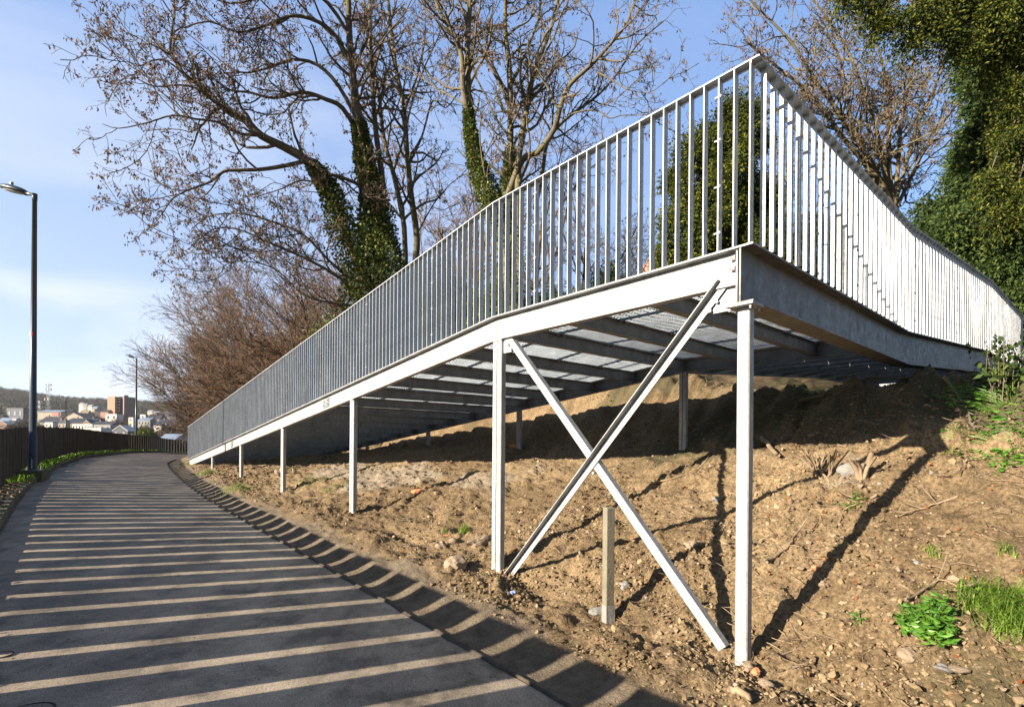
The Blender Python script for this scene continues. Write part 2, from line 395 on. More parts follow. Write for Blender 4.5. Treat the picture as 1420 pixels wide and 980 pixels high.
# ------------------------------------------------------------------ ground sheet
def axis(segs):
    out = [segs[0][0]]
    for a, b, st_ in segs:
        n = max(1, int(round((b-a)/st_))); out += list(a+(b-a)*(np.arange(n)+1)/n)
    return np.array(out)
def geo(a, b, s0, g=1.28):
    x = [a]; d = s0
    while abs(x[-1]-a) < abs(b-a):
        x.append(x[-1]+(d if b > a else -d)); d *= g
    return np.array(x)
sN = axis([(-1.6, -.2, .08), (-.2, 5.5, .026), (5.5, 10, .045), (10, 24, .10), (24, 70, .7)])
sA = np.concatenate([geo(-1.6, -5000, .25, 1.3)[::-1][:-1], sN, geo(70, 7000, 1.2, 1.13)[1:]])
tN = axis([(-2, -1, .25), (-1, 2.3, .35), (2.3, 7.6, .026), (7.6, 9.6, .05), (9.6, 14, .2), (14, 30, .6)])
tA = np.concatenate([geo(-2, -5000, .5, 1.13)[::-1][:-1], tN, geo(30, 5000, 1, 1.2)[1:]])
S_, T_ = np.meshgrid(sA, tA, indexing='ij'); Z_ = G(S_, T_, True)
X_ = S_*D1[0]+T_*D2[0]; Y_ = S_*D1[1]+T_*D2[1]
def ground_sheet():
    b = MB(); ns, nt = S_.shape
    idx = np.arange(ns*nt).reshape(ns, nt)
    Fc = np.stack([idx[:-1, :-1], idx[1:, :-1], idx[1:, 1:], idx[:-1, 1:]], -1).reshape(-1, 4)[:, ::-1]
    b.add(np.stack([X_, Y_, Z_], -1).reshape(-1, 3), Fc)
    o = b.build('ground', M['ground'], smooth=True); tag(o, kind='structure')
    me = o.data; ca = me.color_attributes.new('mask', 'FLOAT_COLOR', 'POINT')
    r = np.hypot(X_, Y_); tr = TR(S_); tt = np.where(S_ > 13, T_-tr+2.32, T_)
    wob = fbm(X_, Y_, 1.4, 4)*.22
    v = (1-ss(tt+wob, 2.72, 2.98))
    v = np.where(T_ < tr, 1, v)
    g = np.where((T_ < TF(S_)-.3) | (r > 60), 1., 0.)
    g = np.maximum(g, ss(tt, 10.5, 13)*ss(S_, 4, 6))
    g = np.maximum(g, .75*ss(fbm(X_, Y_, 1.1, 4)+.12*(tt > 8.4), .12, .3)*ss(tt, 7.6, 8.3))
    g = np.maximum(g, .9*ss(tt, 6.2, 6.7)*(1-ss(S_, 4.2, 5.2))*ss(wob, -.12, .02))  # shade of the bank face below the landing painted in as dark earth
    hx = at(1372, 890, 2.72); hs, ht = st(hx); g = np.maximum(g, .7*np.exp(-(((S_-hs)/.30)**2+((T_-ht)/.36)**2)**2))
    p = ss(fbm(X_*1+3, Y_, .8, 4)+.9*np.exp(-((S_-10.5)/3.2)**2-((T_-4.9)/.8)**2), .5, .8)
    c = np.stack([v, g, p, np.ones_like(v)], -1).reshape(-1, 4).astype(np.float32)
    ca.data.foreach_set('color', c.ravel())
ground_sheet()
# ------------------------------------------------------------------ path, kerb, grime seam
PL = [(-30, -.7), (-10, -.7)]+[(s, -.7) for s in np.arange(-4, 13.1, 1)]+[(17.5, -.55), (22, -.22), (29, .55), (38, 2.1), (46, 3.75), (54, 6.9), (62, 12), (68, 19)]
PR = [(-30, 2.32), (-10, 2.32)]+[(s, 2.32) for s in np.arange(-4, 13.1, 1)]+[(16.7, 2.45), (20, 2.64), (23, 2.86), (27.5, 3.45), (32, 4.7), (37, 7), (43, 11), (50, 17)]
def resample(P, k=6):
    P = np.array(P, float); o = []
    for i in range(len(P)-1):
        p0 = P[max(i-1, 0)]; p1 = P[i]; p2 = P[i+1]; p3 = P[min(i+2, len(P)-1)]
        for j in range(k):
            u = j/k; o.append(.5*((2*p1)+(-p0+p2)*u+(2*p0-5*p1+4*p2-p3)*u*u+(-p0+3*p1-3*p2+p3)*u**3))
    o.append(P[-1]); return np.array(o)
L_ = resample(PL); R_ = resample(PR)
def path_sheet():
    b = MB(); n = len(L_); K = 9; V = np.zeros((n, K, 3))
    for j in range(K):
        w = j/(K-1); q = L_*(1-w)+R_*w
        z = KT(L_[:, 0]*(1-w)+q[:, 0]*w)-.13-.15*w
        z = z+.006*fbm(q[:, 0], q[:, 1]*1., .7, 2)
        if j == 0: z = z-.03
        edge = .02*fbm(q[:, 0], q[:, 1], 3, 3)*(j == K-1)
        V[:, j, 0] = q[:, 0]*D1[0]+(q[:, 1]+edge)*D2[0]; V[:, j, 1] = q[:, 0]*D1[1]+(q[:, 1]+edge)*D2[1]; V[:, j, 2] = z
    idx = np.arange(n*K).reshape(n, K)
    b.add(V.reshape(-1, 3), np.stack([idx[:-1, :-1], idx[1:, :-1], idx[1:, 1:], idx[:-1, 1:]], -1).reshape(-1, 4)[:, ::-1])
    tag(b.build('path', M['asphalt'], smooth=True), kind='structure')
    # dark seam of debris along the hill edge of the asphalt
    b = MB(); s = np.concatenate([np.arange(-4, 13, .06), np.arange(13, 30, .25)]); t = TR(s)
    zz = KT(s)-.13-.15
    w1 = .022+.04*(fbm(s, s*0, 2.2, 4)); w2 = .022+.04*(fbm(s+40, s*0+3, 2.7, 4))
    rows = []
    for a, h in ((-1, .005), (-.3, .016), (.4, .02), (1, -.01)):
        tt = t+np.where(a < 0, a*w1, a*w2)
        rows.append(np.stack([s*D1[0]+tt*D2[0], s*D1[1]+tt*D2[1], zz+h+.008*fbm(s*9, tt*9+a, 1, 2)], -1))
    V = np.stack(rows, 1); n = len(s); idx = np.arange(n*4).reshape(n, 4)
    b.add(V.reshape(-1, 3), np.stack([idx[:-1, :-1], idx[1:, :-1], idx[1:, 1:], idx[:-1, 1:]], -1).reshape(-1, 4)[:, ::-1])
    tag(b.build('gutter', M['grime'], smooth=True), kind='structure')
path_sheet()
def st_path(seq, z): return [W(s, t, zz) for (s, t), zz in zip(seq, z)]
def loft(rows, name, mat, kind=None, parent=None):
    V = np.stack(rows, 1); n, k = V.shape[:2]; idx = np.arange(n*k).reshape(n, k); b = MB()
    b.add(V.reshape(-1, 3), np.stack([idx[:-1, :-1], idx[1:, :-1], idx[1:, 1:], idx[:-1, 1:]], -1).reshape(-1, 4)[:, ::-1])
    o = b.build(name, mat, parent); return o
def kerb():
    q = L_; s = q[:, 0]
    d = np.gradient(q, axis=0); nrm = np.stack([d[:, 1], -d[:, 0]], 1); nrm /= np.linalg.norm(nrm, axis=1)[:, None]   # towards -t
    nrm = np.where((nrm[:, 1:] > 0), -nrm, nrm)
    rows = []
    for off, dz in ((-.0, -.25), (0., -.055), (.02, -.038), (.11, -.038), (.11, -.25)):
        p = q+nrm*off; z = KT(s)+dz+.008*fbm(s*2, s*0+dz*30, 1.5, 3)
        rows.append(np.stack([p[:, 0]*D1[0]+p[:, 1]*D2[0], p[:, 0]*D1[1]+p[:, 1]*D2[1], z], -1))
    tag(loft(rows, 'kerb', M['kerb']), kind='structure')
kerb()
# ------------------------------------------------------------------ plank fence
def fence():
    # walk along the fence line
    ss_ = np.arange(-9, 68, .02); tt_ = TF(ss_)
    P = np.stack([ss_*D1[0]+tt_*D2[0], ss_*D1[1]+tt_*D2[1]], 1)
    cum = np.concatenate([[0], np.cumsum(np.linalg.norm(np.diff(P, axis=0), axis=1))])
    pitch = .512; n = int(cum[-1]/pitch)
    r = root('plank_fence', (*P[400], float(KT(ss_[400]))), 'long weathered dark plank fence running along the left edge of the path', 'fence')
    planks = []
    for i in range(n):
        a = i*pitch+.215; s0 = np.interp(a, cum, ss_); hw = .195
        pa = np.array([np.interp(a-hw, cum, P[:, k]) for k in (0, 1)]); pb = np.array([np.interp(a+hw, cum, P[:, k]) for k in (0, 1)])
        planks.append((s0, pa, pb, float(KT(s0)), .028+.07*float(ss(s0, 20, 34))))
    near = [p for p in planks if p[0] > 3.5][:100]; rest = [p for p in planks if p not in near]
    def plank(b, p):
        s0, pa, pb, z, th = p
        d = (pb-pa)/np.linalg.norm(pb-pa); nn = np.array([-d[1], d[0]])
        h = 1.15+random.uniform(-.012, .012); w = np.linalg.norm(pb-pa)
        # two boards butted, slightly uneven
        k = 2
        for j in range(k):
            a0 = pa+d*(w*j/k+.002); a1 = pa+d*(w*(j+1)/k-.002); hh = h+random.uniform(-.008, .008); o = nn*random.uniform(-.004, .004)
            q = [a0-nn*th/2+o, a1-nn*th/2+o, a1+nn*th/2+o, a0+nn*th/2+o]
            b.hexa([(*c, z-.1) for c in q]+[(*c, z+hh-.0) for c in q])
    for p in near:
        b = MB(); plank(b, p); b.build('plank', M['fence'], r)
    b = MB()
    for p in rest: plank(b, p)
    o = b.build('plank', M['fence'], r); o['kind'] = 'stuff'
    # rail low down and posts on the valley side
    b = MB(); bl = MB()
    for zz in (-.14, .80):
        for i in range(0, len(P)-50, 50):
            p0 = P[i]; p1 = P[i+50]; d = (p1-p0)/np.linalg.norm(p1-p0); nn = np.array([-d[1], d[0]])
            nn = nn if nn@D2 < 0 else -nn
            z0 = float(KT(ss_[i])); z1 = float(KT(ss_[i+50]))
            q0 = p0+nn*.02; q1 = p1+nn*.02; q2 = q1+nn*.02; q3 = q0+nn*.02
            hh = .07 if zz < .5 else .0
            if hh == 0: continue
            b.hexa([(*q0, z0+zz), (*q1, z1+zz), (*q2, z1+zz), (*q3, z0+zz), (*q0, z0+zz+hh), (*q1, z1+zz+hh), (*q2, z1+zz+hh), (*q3, z0+zz+hh)])
    b.build('bottom_rail', M['fence'], r)
fence()
# ------------------------------------------------------------------ street lamps
def lamp(px, ybase, D, H, label, arm=-1, plinth=True, grp='street lamps along the path'):
    P = at(px, ybase, D); z0 = P[2]
    r = root('street_lamp', (P[0], P[1], z0), label, 'street lamp', grp)
    b = MB(); b.tube([(P[0], P[1], z0+h) for h in (0, .9, .9001, H*.5, H-.12)], [.088, .085, .072, .062, .047], 14); b.build('pole', M['lamp'], r, True)
    b = MB(); b.box((P[0], P[1], z0+.008), (.34, .34, .02), rz=.5)
    for i in (-1, 1):
        for j in (-1, 1):
            c, s_ = math.cos(.5), math.sin(.5); x, y = i*.13, j*.13
            b.tube([(P[0]+x*c-y*s_, P[1]+x*s_+y*c, z0+h) for h in (0, .09)], .013, 6)
    b.build('base_plate', M['lamp_light'], r)
    if plinth:
        b = MB(); b.box((P[0], P[1], z0-.2), (.46, .46, .38), rz=.5); b.build('footing', M['kerb'], r)
    ax = Vector((-.93, .2, 0)).normalized()*1.0
    b = MB(); b.tube([(P[0], P[1], z0+H-.16), (P[0], P[1], z0+H)], .055, 12)
    b.tube([(P[0], P[1], z0+H-.03), (P[0]+ax.x*.16, P[1]+ax.y*.16, z0+H+.01), (P[0]+ax.x*.3, P[1]+ax.y*.3, z0+H+.04)], [.04, .042, .05], 10); b.build('arm', M['lamp'], r, True)
    # lantern: flattened teardrop
    bm = bmesh.new(); bmesh.ops.create_uvsphere(bm, u_segments=24, v_segments=14, radius=1)
    for v in bm.verts:
        x, y, z = v.co; w = .62+.38*math.cos((x-.25)*1.25) if x > .25 else 1
        v.co = Vector((x*.43, y*.21*w, (z*.105 if z > 0 else z*.06)*w))
    rot = ax.to_track_quat('X', 'Z').to_matrix().to_4x4(); tilt = Matrix.Rotation(rad(-13), 4, 'Y')
    Mx = Matrix.Translation(Vector((0, 0, H+.16))+ax*.66) @ Matrix.Rotation(math.atan2(-ax.y, -ax.x), 4, 'Z') @ Matrix.Rotation(rad(14), 4, 'Y')
    bm.transform(Mx); me = bpy.data.meshes.new('lantern'); bm.to_mesh(me); bm.free(); me.materials.append(M['lamp'])
    for p in me.polygons: p.use_smooth = True
    o = link(bpy.data.objects.new('lantern', me)); o.parent = r; WORLD[o.name] = (P[0], P[1], z0)
    bm = bmesh.new(); bmesh.ops.create_uvsphere(bm, u_segments=20, v_segments=8, radius=1)
    for v in bm.verts: v.co = Vector((v.co.x*.30, v.co.y*.15, min(v.co.z, .2)*.035-.042))
    bm.transform(Mx); me = bpy.data.meshes.new('lens'); bm.to_mesh(me); bm.free(); me.materials.append(M['glass'])
    g = link(bpy.data.objects.new('lens', me)); g.parent = o
    bm = bmesh.new(); bmesh.ops.create_cone(bm, segments=12, radius1=.04, radius2=.036, depth=.09, cap_ends=True)
    bm.transform(Mx @ Matrix.Translation((-.12, 0, .135))); me = bpy.data.meshes.new('light_sensor'); bm.to_mesh(me); bm.free(); me.materials.append(M['lamp_light'])
    g = link(bpy.data.objects.new('light_sensor', me)); g.parent = o
    return r, P
r1, P1 = lamp(45, 652, 12.8, 6.85, 'tall grey street lamp nearest the camera, standing on a concrete footing before the plank fence')
# sticker on the pole
b = MB(); zz = at(45, 463.5, 12.8)[2]
ang = np.linspace(-2.6, -.9, 9); xs = P1[0]+.069*np.cos(ang); ys = P1[1]+.069*np.sin(ang)
V = []; 
for h in (-.045, .045): V += [(x, y, zz+h) for x, y in zip(xs, ys)]
b.add(V, [[i, i+1, i+10, i+9] for i in range(8)]); o = b.build('sticker', M['red'], r1)
b = MB(); V = []
for h in (-.02, .02): V += [(P1[0]+.0705*math.cos(a), P1[1]+.0705*math.sin(a), zz+h) for a in np.linspace(-2.1, -1.75, 4)]
b.add(V, [[i, i+1, i+5, i+4] for i in range(3)]); b.build('mark', M['white'], o)
lamp(188.5, 620.5, 41, 7.1, 'grey street lamp standing at the bend of the path beside the far fence')
lamp(91, 612, 72, 6.1, 'small far street lamp behind the plank fence, between the first two lamps', plinth=False)
# ------------------------------------------------------------------ THE RAMP
T0 = 3.435; TB = 7.15; S0 = 1.53; SB = 4.26; SE = 22.4; ZD = 2.872; SL = .1133
def zd(s): return ZD-SL*max(0, s-SB)
d1v = np.array([*D1, 0]); d2v = np.array([*D2, 0]); up = np.array([0, 0, 1.])
RAMP = root('access_ramp', W(S0, T0, .0), 'long galvanised steel ramp on posts, climbing over the soil bank beside the path', 'ramp')
def prism_mb(b, prof, pts, side): b.prism(prof, pts, up, side)
# front edge beam: channel (web outside, flanges towards the hill), ends plumb
def channel(inner=1, h=.22, fl=.075, tw=.010, tf=.012, z0=0):
    p = [(0, 0), (0, -h), (fl, -h), (fl, -h+tf), (tw, -h+tf), (tw, -tf), (fl, -tf), (fl, 0)]
    return [(a*inner, b+z0) for a, b in (p if inner > 0 else p[::-1])]
ZB = -.018
b = MB(); b.prism(channel(1, z0=ZB), [W(S0+.10, T0, ZD), W(SB-.003, T0, ZD)], up, d2v); fb1 = b.build('edge_beam', M['steel'], RAMP)
b = MB(); b.prism(channel(1, z0=ZB), [W(SB+.003, T0, ZD), W(8.98, T0, zd(8.98))], up, d2v); fb2 = b.build('edge_beam', M['steel'], RAMP)
b = MB(); b.prism(channel(1, z0=ZB), [W(8.99, T0, zd(8.99)), W(15.81, T0, zd(15.81))], up, d2v); fb3 = b.build('edge_beam', M['steel'], RAMP)
b = MB(); b.prism(channel(1, z0=ZB), [W(15.82, T0, zd(15.82)), W(SE, T0, zd(SE))], up, d2v); fb4 = b.build('edge_beam', M['steel'], RAMP)
for s in (8.985, 15.815):
    b = MB(); z = zd(s)
    b.hexa([W(s-.13, T0-.012, z-.20+.13*SL), W(s+.13, T0-.012, z-.20-.13*SL), W(s+.13, T0-.001, z-.20-.13*SL), W(s-.13, T0-.001, z-.20+.13*SL),
            W(s-.13, T0-.012, z-.055+.13*SL), W(s+.13, T0-.012, z-.055-.13*SL), W(s+.13, T0-.001, z-.055-.13*SL), W(s-.13, T0-.001, z-.055+.13*SL)])
    for i in (-.09, .09):
        for j in (-.16, -.09): b.tube([W(s+i, T0-.026, z+j-i*SL), W(s+i, T0-.01, z+j-i*SL)], .011, 6)
    b.build('splice_plate', M['steel_shaded'], fb3)
# plate on top of the edge beam that carries the railing (overhangs 60 mm)
b = MB(); pl = [(-.065, -.016), (.02, -.016), (.02, -.004), (-.065, -.004)]
b.prism(pl, [W(S0+.0, T0, ZD), W(SB, T0, ZD), W(SE+.02, T0, zd(SE+.02))], up, d2v); b.build('kick_plate', M['steel'], RAMP)
# toe angle at the very end
b = MB(); b.hexa([W(SE, T0-.02, zd(SE)-.36), W(SE+.36, T0-.02, zd(SE)-.36), W(SE+.36, T0, zd(SE)-.36), W(SE, T0, zd(SE)-.36),
                  W(SE, T0-.02, zd(SE)-.03), W(SE+.04, T0-.02, zd(SE)-.03), W(SE+.04, T0, zd(SE)-.03), W(SE, T0, zd(SE)-.03)]); b.build('end_plate', M['steel_shaded'], RAMP)
# rear edge beam
b = MB(); b.prism(channel(-1, z0=ZB), [W(S0+.10, TB, ZD), W(SB, TB, ZD)], up, d2v); b.build('rear_beam', M['steel_shaded'], RAMP)
b = MB(); b.prism(channel(-1, z0=ZB), [W(SB+.004, TB, ZD), W(SE, TB, zd(SE))], up, d2v); b.build('rear_beam', M['steel_shaded'], RAMP)
# deep I-beam of the landing and upper flight (outer side)
UP = [(T0-.055, 1.53, ZD), (7.36, 1.53, ZD), (12.0, 1.385, 3.195), (16.1, 1.34, 3.27)]
hI = .385
Ipro = [(-.09, 0), (-.09, -.014), (-.006, -.014), (-.006, -hI+.014), (-.09, -hI+.014), (-.09, -hI), (.09, -hI), (.09, -hI+.014), (.006, -hI+.014), (.006, -.014), (.09, -.014), (.09, 0)]
Ipro = [(a, b_-.004) for a, b_ in Ipro]
b = MB(); b.prism(Ipro[::-1], [W(s+.09, t, z) for t, s, z in UP], up, d1v); main_beam = b.build('landing_beam', M['steel_shaded_dark'], RAMP)
# end stiffener, bolts, cap plate on the post
b = MB(); b.box(W(S0+.09+.048, T0-.035, ZD-hI/2-.004), (.01, .0, 0)); b = MB()
R3 = np.stack([d1v, d2v, up], 1)
b.box(W(S0+.115, T0+.012, ZD-.20), (.012, .12, .352), R3)
b.build('stiffener', M['steel_shaded'], main_beam)
for z in (-.065, -.135):
    b = MB(); b.tube([W(S0+.045+.09, T0-.03, ZD+z), W(S0+.088+.09, T0-.03, ZD+z)], .009, 6); b.tube([W(S0+.04+.09, T0-.03, ZD+z), W(S0+.052+.09, T0-.03, ZD+z)], .017, 6); b.build('bolt', M['bolt'], main_beam)
# inner beam of upper flight
b = MB(); b.prism(channel(-1, z0=ZB), [W(SB, 7.16, ZD), W(SB, 7.36, ZD), W(SB-.14, 12, 3.195), W(SB-.18, 16.1, 3.27)], up, d1v); b.build('rear_beam', M['steel_shaded'], RAMP)
# cross beams (small I)
def Ib(h, w, t=.007):
    return [(-w/2, 0), (-w/2, -t), (-t/2, -t), (-t/2, -h+t), (-w/2, -h+t), (-w/2, -h), (w/2, -h), (w/2, -h+t), (t/2, -h+t), (t/2, -t), (w/2, -t), (w/2, 0)]
def crossbeam(s, z, t0=T0+.012, t1=TB-.012):
    b = MB(); b.prism([(a, q-.05) for a, q in Ib(.155, .082)][::-1], [W(s, t0, z), W(s, t1, z)], up, d1v)
    for tt in (t0+.004, t1-.012): b.box(W(s+.045, tt, z-.13), (.05, .008, .12), R3)
    o = b.build('cross_beam', M['steel_shaded'], RAMP)
    if s > 9: return
    for k in range(1, 4):
        tt = T0+(TB-T0)*k/4
        for e in (-.05, .05):
            b = MB(); b.hexa([W(s-.05, tt+e-.015, z-.072), W(s-.015, tt+e-.015, z-.072), W(s-.015, tt+e+.015, z-.072), W(s-.05, tt+e+.015, z-.072), W(s-.05, tt+e-.015, z-.05), W(s-.015, tt+e-.015, z-.05), W(s-.015, tt+e+.015, z-.05), W(s-.05, tt+e+.015, z-.05)])
            b.build('clip', M['steel_shaded'], o)
js = [SB-.91*k for k in (1, 2)]+[SB]+[SB+.8925*k for k in range(1, 21)]
for s in js: crossbeam(s, zd(s))
def crossbeam_up(t, z, sh):
    b = MB(); b.prism([(a, q-.05) for a, q in Ib(.155, .082)], [W(1.63-sh, t, z), W(SB-.01-sh, t, z)], up, d2v); b.build('cross_beam', M['steel_shaded'], RAMP)
def upz(t): return float(np.interp(t, [7.36, 12, 16.1], [ZD, 3.195, 3.27]))
def ups(t): return float(np.interp(t, [7.36, 12, 16.1], [0, .145, .19]))
for t in np.arange(7.9, 16.0, .89): crossbeam_up(t, upz(t), ups(t))
# deck gratings
def grating(s0, s1, t0, t1, zf, sh=None):
    b = MB(); h = .03
    sf = (lambda t: 0) if sh is None else sh
    for t in np.arange(t0+.006, t1, .041):
        pts = [W(s0-sf(t), t, zf(s0, t)), W(s1-sf(t), t, zf(s1, t))]
        b.prism([(-.0015, -.038), (.0015, -.038), (.0015, -.018), (-.0015, -.018)], pts, up, d2v)
    for s in np.arange(s0+.02, s1, .10):
        pts = [W(s-sf(t0), t0, zf(s, t0)), W(s-sf(t1), t1, zf(s, t1))]
        b.prism([(-.0025, -.026), (.0025, -.026), (.0025, -.02), (-.0025, -.02)], pts, up, d1v)
    for t in (t0, t1-.003): b.prism([(-.002, -.049), (.002, -.049), (.002, -.016), (-.002, -.016)], [W(s0-sf(t), t, zf(s0, t)), W(s1-sf(t), t, zf(s1, t))], up, d2v)
    for s in (s0, s1): b.prism([(-.002, -.049), (.002, -.049), (.002, -.016), (-.002, -.016)], [W(s-sf(t0), t0, zf(s, t0)), W(s-sf(t1), t1, zf(s, t1))], up, d1v)
    b.build('deck_grating', M['grate'], RAMP)
wT = (TB-T0-.04)/4
segs = [(S0+.14, SB-.006)]+[(SB+3.57*k+.006, min(SE, SB+3.57*(k+1))-.006) for k in range(6)]
for a, c in segs:
    if c-a < .2: continue
    for k in range(4): grating(a, c, T0+.02+wT*k+.008, T0+.02+wT*(k+1)-.008, lambda s, t: zd(s))
for k in range(5):
    t0 = 7.18+1.62*k
    grating(1.66, 2.92, t0, t0+1.6, lambda s, t: upz(t), ups); grating(2.94, 4.22, t0, t0+1.6, lambda s, t: upz(t), ups)
# posts
def post(s, t, ztop, zbot, w=.145, dep=.07, seam=True):
    b = MB(); r_ = .008
    c = [(-w/2+r_, -dep/2), (w/2-r_, -dep/2), (w/2, -dep/2+r_), (w/2, dep/2-r_), (w/2-r_, dep/2), (-w/2+r_, dep/2), (-w/2, dep/2-r_), (-w/2, -dep/2+r_)]
    if seam:
        g = .006; c = [(-w/2+r_, -dep/2), (-g, -dep/2), (-g, -dep/2+.02), (g, -dep/2+.02), (g, -dep/2), (w/2-r_, -dep/2), (w/2, -dep/2+r_), (w/2, dep/2-r_), (w/2-r_, dep/2), (-w/2+r_, dep/2), (-w/2, dep/2-r_), (-w/2, -dep/2+r_)]
    pts = []
    for z in (zbot, ztop): pts.append(W(s, t, z))
    V = []
    for p in pts: V += [np.array(p)+a*d1v+q*d2v for a, q in c]
    k = len(c); b.add(V, [[j, (j+1) % k, k+(j+1) % k, k+j] for j in range(k)]); b.Fn = [[j for j in range(k)][::-1], [k+j for j in range(k)]]
    return b.build('post', M['steel'], RAMP, origin=W(s, t, zbot))
p0 = post(S0+.09, T0+.035, ZD-hI-.022, -.25, .085, .075, False)
b = MB(); b.box(W(S0+.09, T0+.01, ZD-hI-.004-.009), (.19, .17, .012), R3); 
for i in (-1, 1):
    for j in (-1, 1): b.tube([W(S0+.09+i*.07, T0+.01+j*.06, ZD-hI-.045), W(S0+.09+i*.07, T0+.01+j*.06, ZD-hI+.01)], .008, 6)
b.build('cap_plate', M['steel'], p0)
for s, zb_ in ((SB, .14), (7.95, .326), (11.5, .456), (15, .52), (18.53, .65)):
    q = post(s, T0+.045, zd(s)-.22-.02, zb_-.3)
    b = MB(); b.box(W(s, T0+.045, zd(s)-.246), (.17, .09, .010), R3); b.build('cap_plate', M['steel'], q)
for s in (SB, 8.03, 11.6, 15.2, 18.7): post(s, TB-.045, zd(s)-.22-.02, gz(s, TB)-.3, .12, .07)
# X brace
def brace(a, c, flip, off):
    a = np.array(W(*a)); c = np.array(W(*c)); d = (c-a)/np.linalg.norm(c-a)
    n = np.cross(d, d2v); n /= np.linalg.norm(n)
    if n[2] < 0: n = -n
    b = MB(); side = d2v
    # L section: leg in the plane of the frame (along n) and leg out (along d2)
    L = [(0, 0), (.007, 0), (.007, .07), (-.055, .07), (-.055, .063), (0, .063)] if flip else [(0, 0), (.007, 0), (.007, .063), (.06, .063), (.06, .07), (0, .07)]
    b.prism([(x+off, y) for x, y in L], [a, c], n, side)
    return b.build('brace', M['steel'], RAMP)
br1 = brace((SB-.17, T0+.03, 2.57), (1.79, T0+.03, .10), False, 0.0)
br2 = brace((1.74, T0+.03, 2.645), (4.06, T0+.03, .10), True, -.012)
for (s, z), br, sg in (((SB-.15, 2.58), br1, 1), ((1.80, 2.57), br2, -1)):
    b = MB(); c = W(s+sg*.03, T0+.042, z-.01); b.box(c, (.17, .008, .17), R3)
    g = b.build('gusset_plate', M['steel'], RAMP)
    for k in (0, 1):
        ds = (-1 if sg > 0 else 1)
        e = W(s+ds*(.02+.05*k)+.0, T0+.03, z-.02-.055*k+.0)
        b = MB(); b.tube([np.array(e)-d2v*.022, np.array(e)], .014, 6); b.build('bolt', M['bolt'], g)
b = MB(); c = W(2.92, T0+.01, 1.29); b.tube([np.array(c)-d2v*.012, np.array(c)+d2v*.03], .011, 6); b.build('bolt', M['bolt'], br2)
# railings
RH = 1.2
def rail_profile(): # flat bar with small inner lip
    return [(-.03, 0), (-.03, -.010), (.022, -.010), (.022, -.026), (.030, -.026), (.030, 0)]
rpath = [W(S0-.025, T0-.033, ZD+RH), W(SB, T0-.033, ZD+RH), W(SE+.03, T0-.033, zd(SE)+RH)]
b = MB(); b.prism(rail_profile(), rpath, up, d2v); RF = b.build('railing', M['rail'], RAMP); RF['label'] = 'railing with tall flat bars along the path side'
so_ = [1.53-.0, 1.53-.0, 1.385, 1.34]
rp2 = [(T0-.06, S0-.0, ZD), (7.36, S0, ZD), (12.0, 1.385, 3.195), (16.05, 1.34, 3.27)]
b = MB(); b.prism([(a, z) for a, z in rail_profile()][::1], [W(s+.0, t, z+RH-.0005) for t, s, z in rp2], up, d1v); RR = b.build('railing', M['rail'], RAMP); RR['label'] = 'sunlit railing of the landing and upper flight'
def baluster(b, s, t, z, along, bolts=False, ztop=None):
    w = .052 if along == 1 else .036
    """flat bar, wide across the rail"""
    al = d1v if along == 1 else d2v; ac = d2v if along == 1 else d1v
    th = .009
    p = np.array(W(s, t, 0)); q = [-al*th/2-ac*w/2, al*th/2-ac*w/2, al*th/2+ac*w/2, -al*th/2+ac*w/2]
    z0 = z-.004; z1 = z+RH-.009
    b.hexa([p+c+up*z0 for c in q]+[p+c+up*z1 for c in q])
    if bolts:
        for h in (.13, .45, .77, 1.07):
            c = p+up*(z+h)-ac*.012
            b.tube([c-al*.016, c+al*.034], .0065, 6); b.tube([c-al*.012, c-al*.004], .012, 6)
items = []
n = int((SB-S0)/.1083)
for i in range(n): items.append((1, S0+.03+i*.1083, T0-.033, ZD, i % 17 == 2))
s = S0+.03+n*.1083; i = n
while s < SE:
    items.append((1, s, T0-.033, zd(s), i % 17 == 2)); s += .1083; i += 1
t = T0+.075; i = 0
while t < 16.0:
    s_ = float(np.interp(t, [a[0] for a in rp2], [a[1] for a in rp2]))
    z_ = float(np.interp(t, [a[0] for a in rp2], [a[2] for a in rp2])); items.append((2, s_, t, z_, i % 14 == 13)); t += .148; i += 1
def depth(it): x, y, _ = W(it[1], it[2]); return y
items.sort(key=depth)
for it in items[:100]:
    b = MB(); baluster(b, it[1], it[2], it[3], it[0], it[4]); b.build('baluster', M['rail'], RF if it[0] == 1 else RR, origin=W(it[1], it[2], it[3]))
b = MB()
for it in items[100:]: baluster(b, it[1], it[2], it[3], it[0], it[4])
o = b.build('baluster', M['rail'], RF); o['kind'] = 'stuff'
# end post of upper railing
b = MB(); b.box(W(1.34, 16.1, 3.27+RH/2-.4), (.05, .08, RH+.8), R3); b.build('end_post', M['steel'], RR)
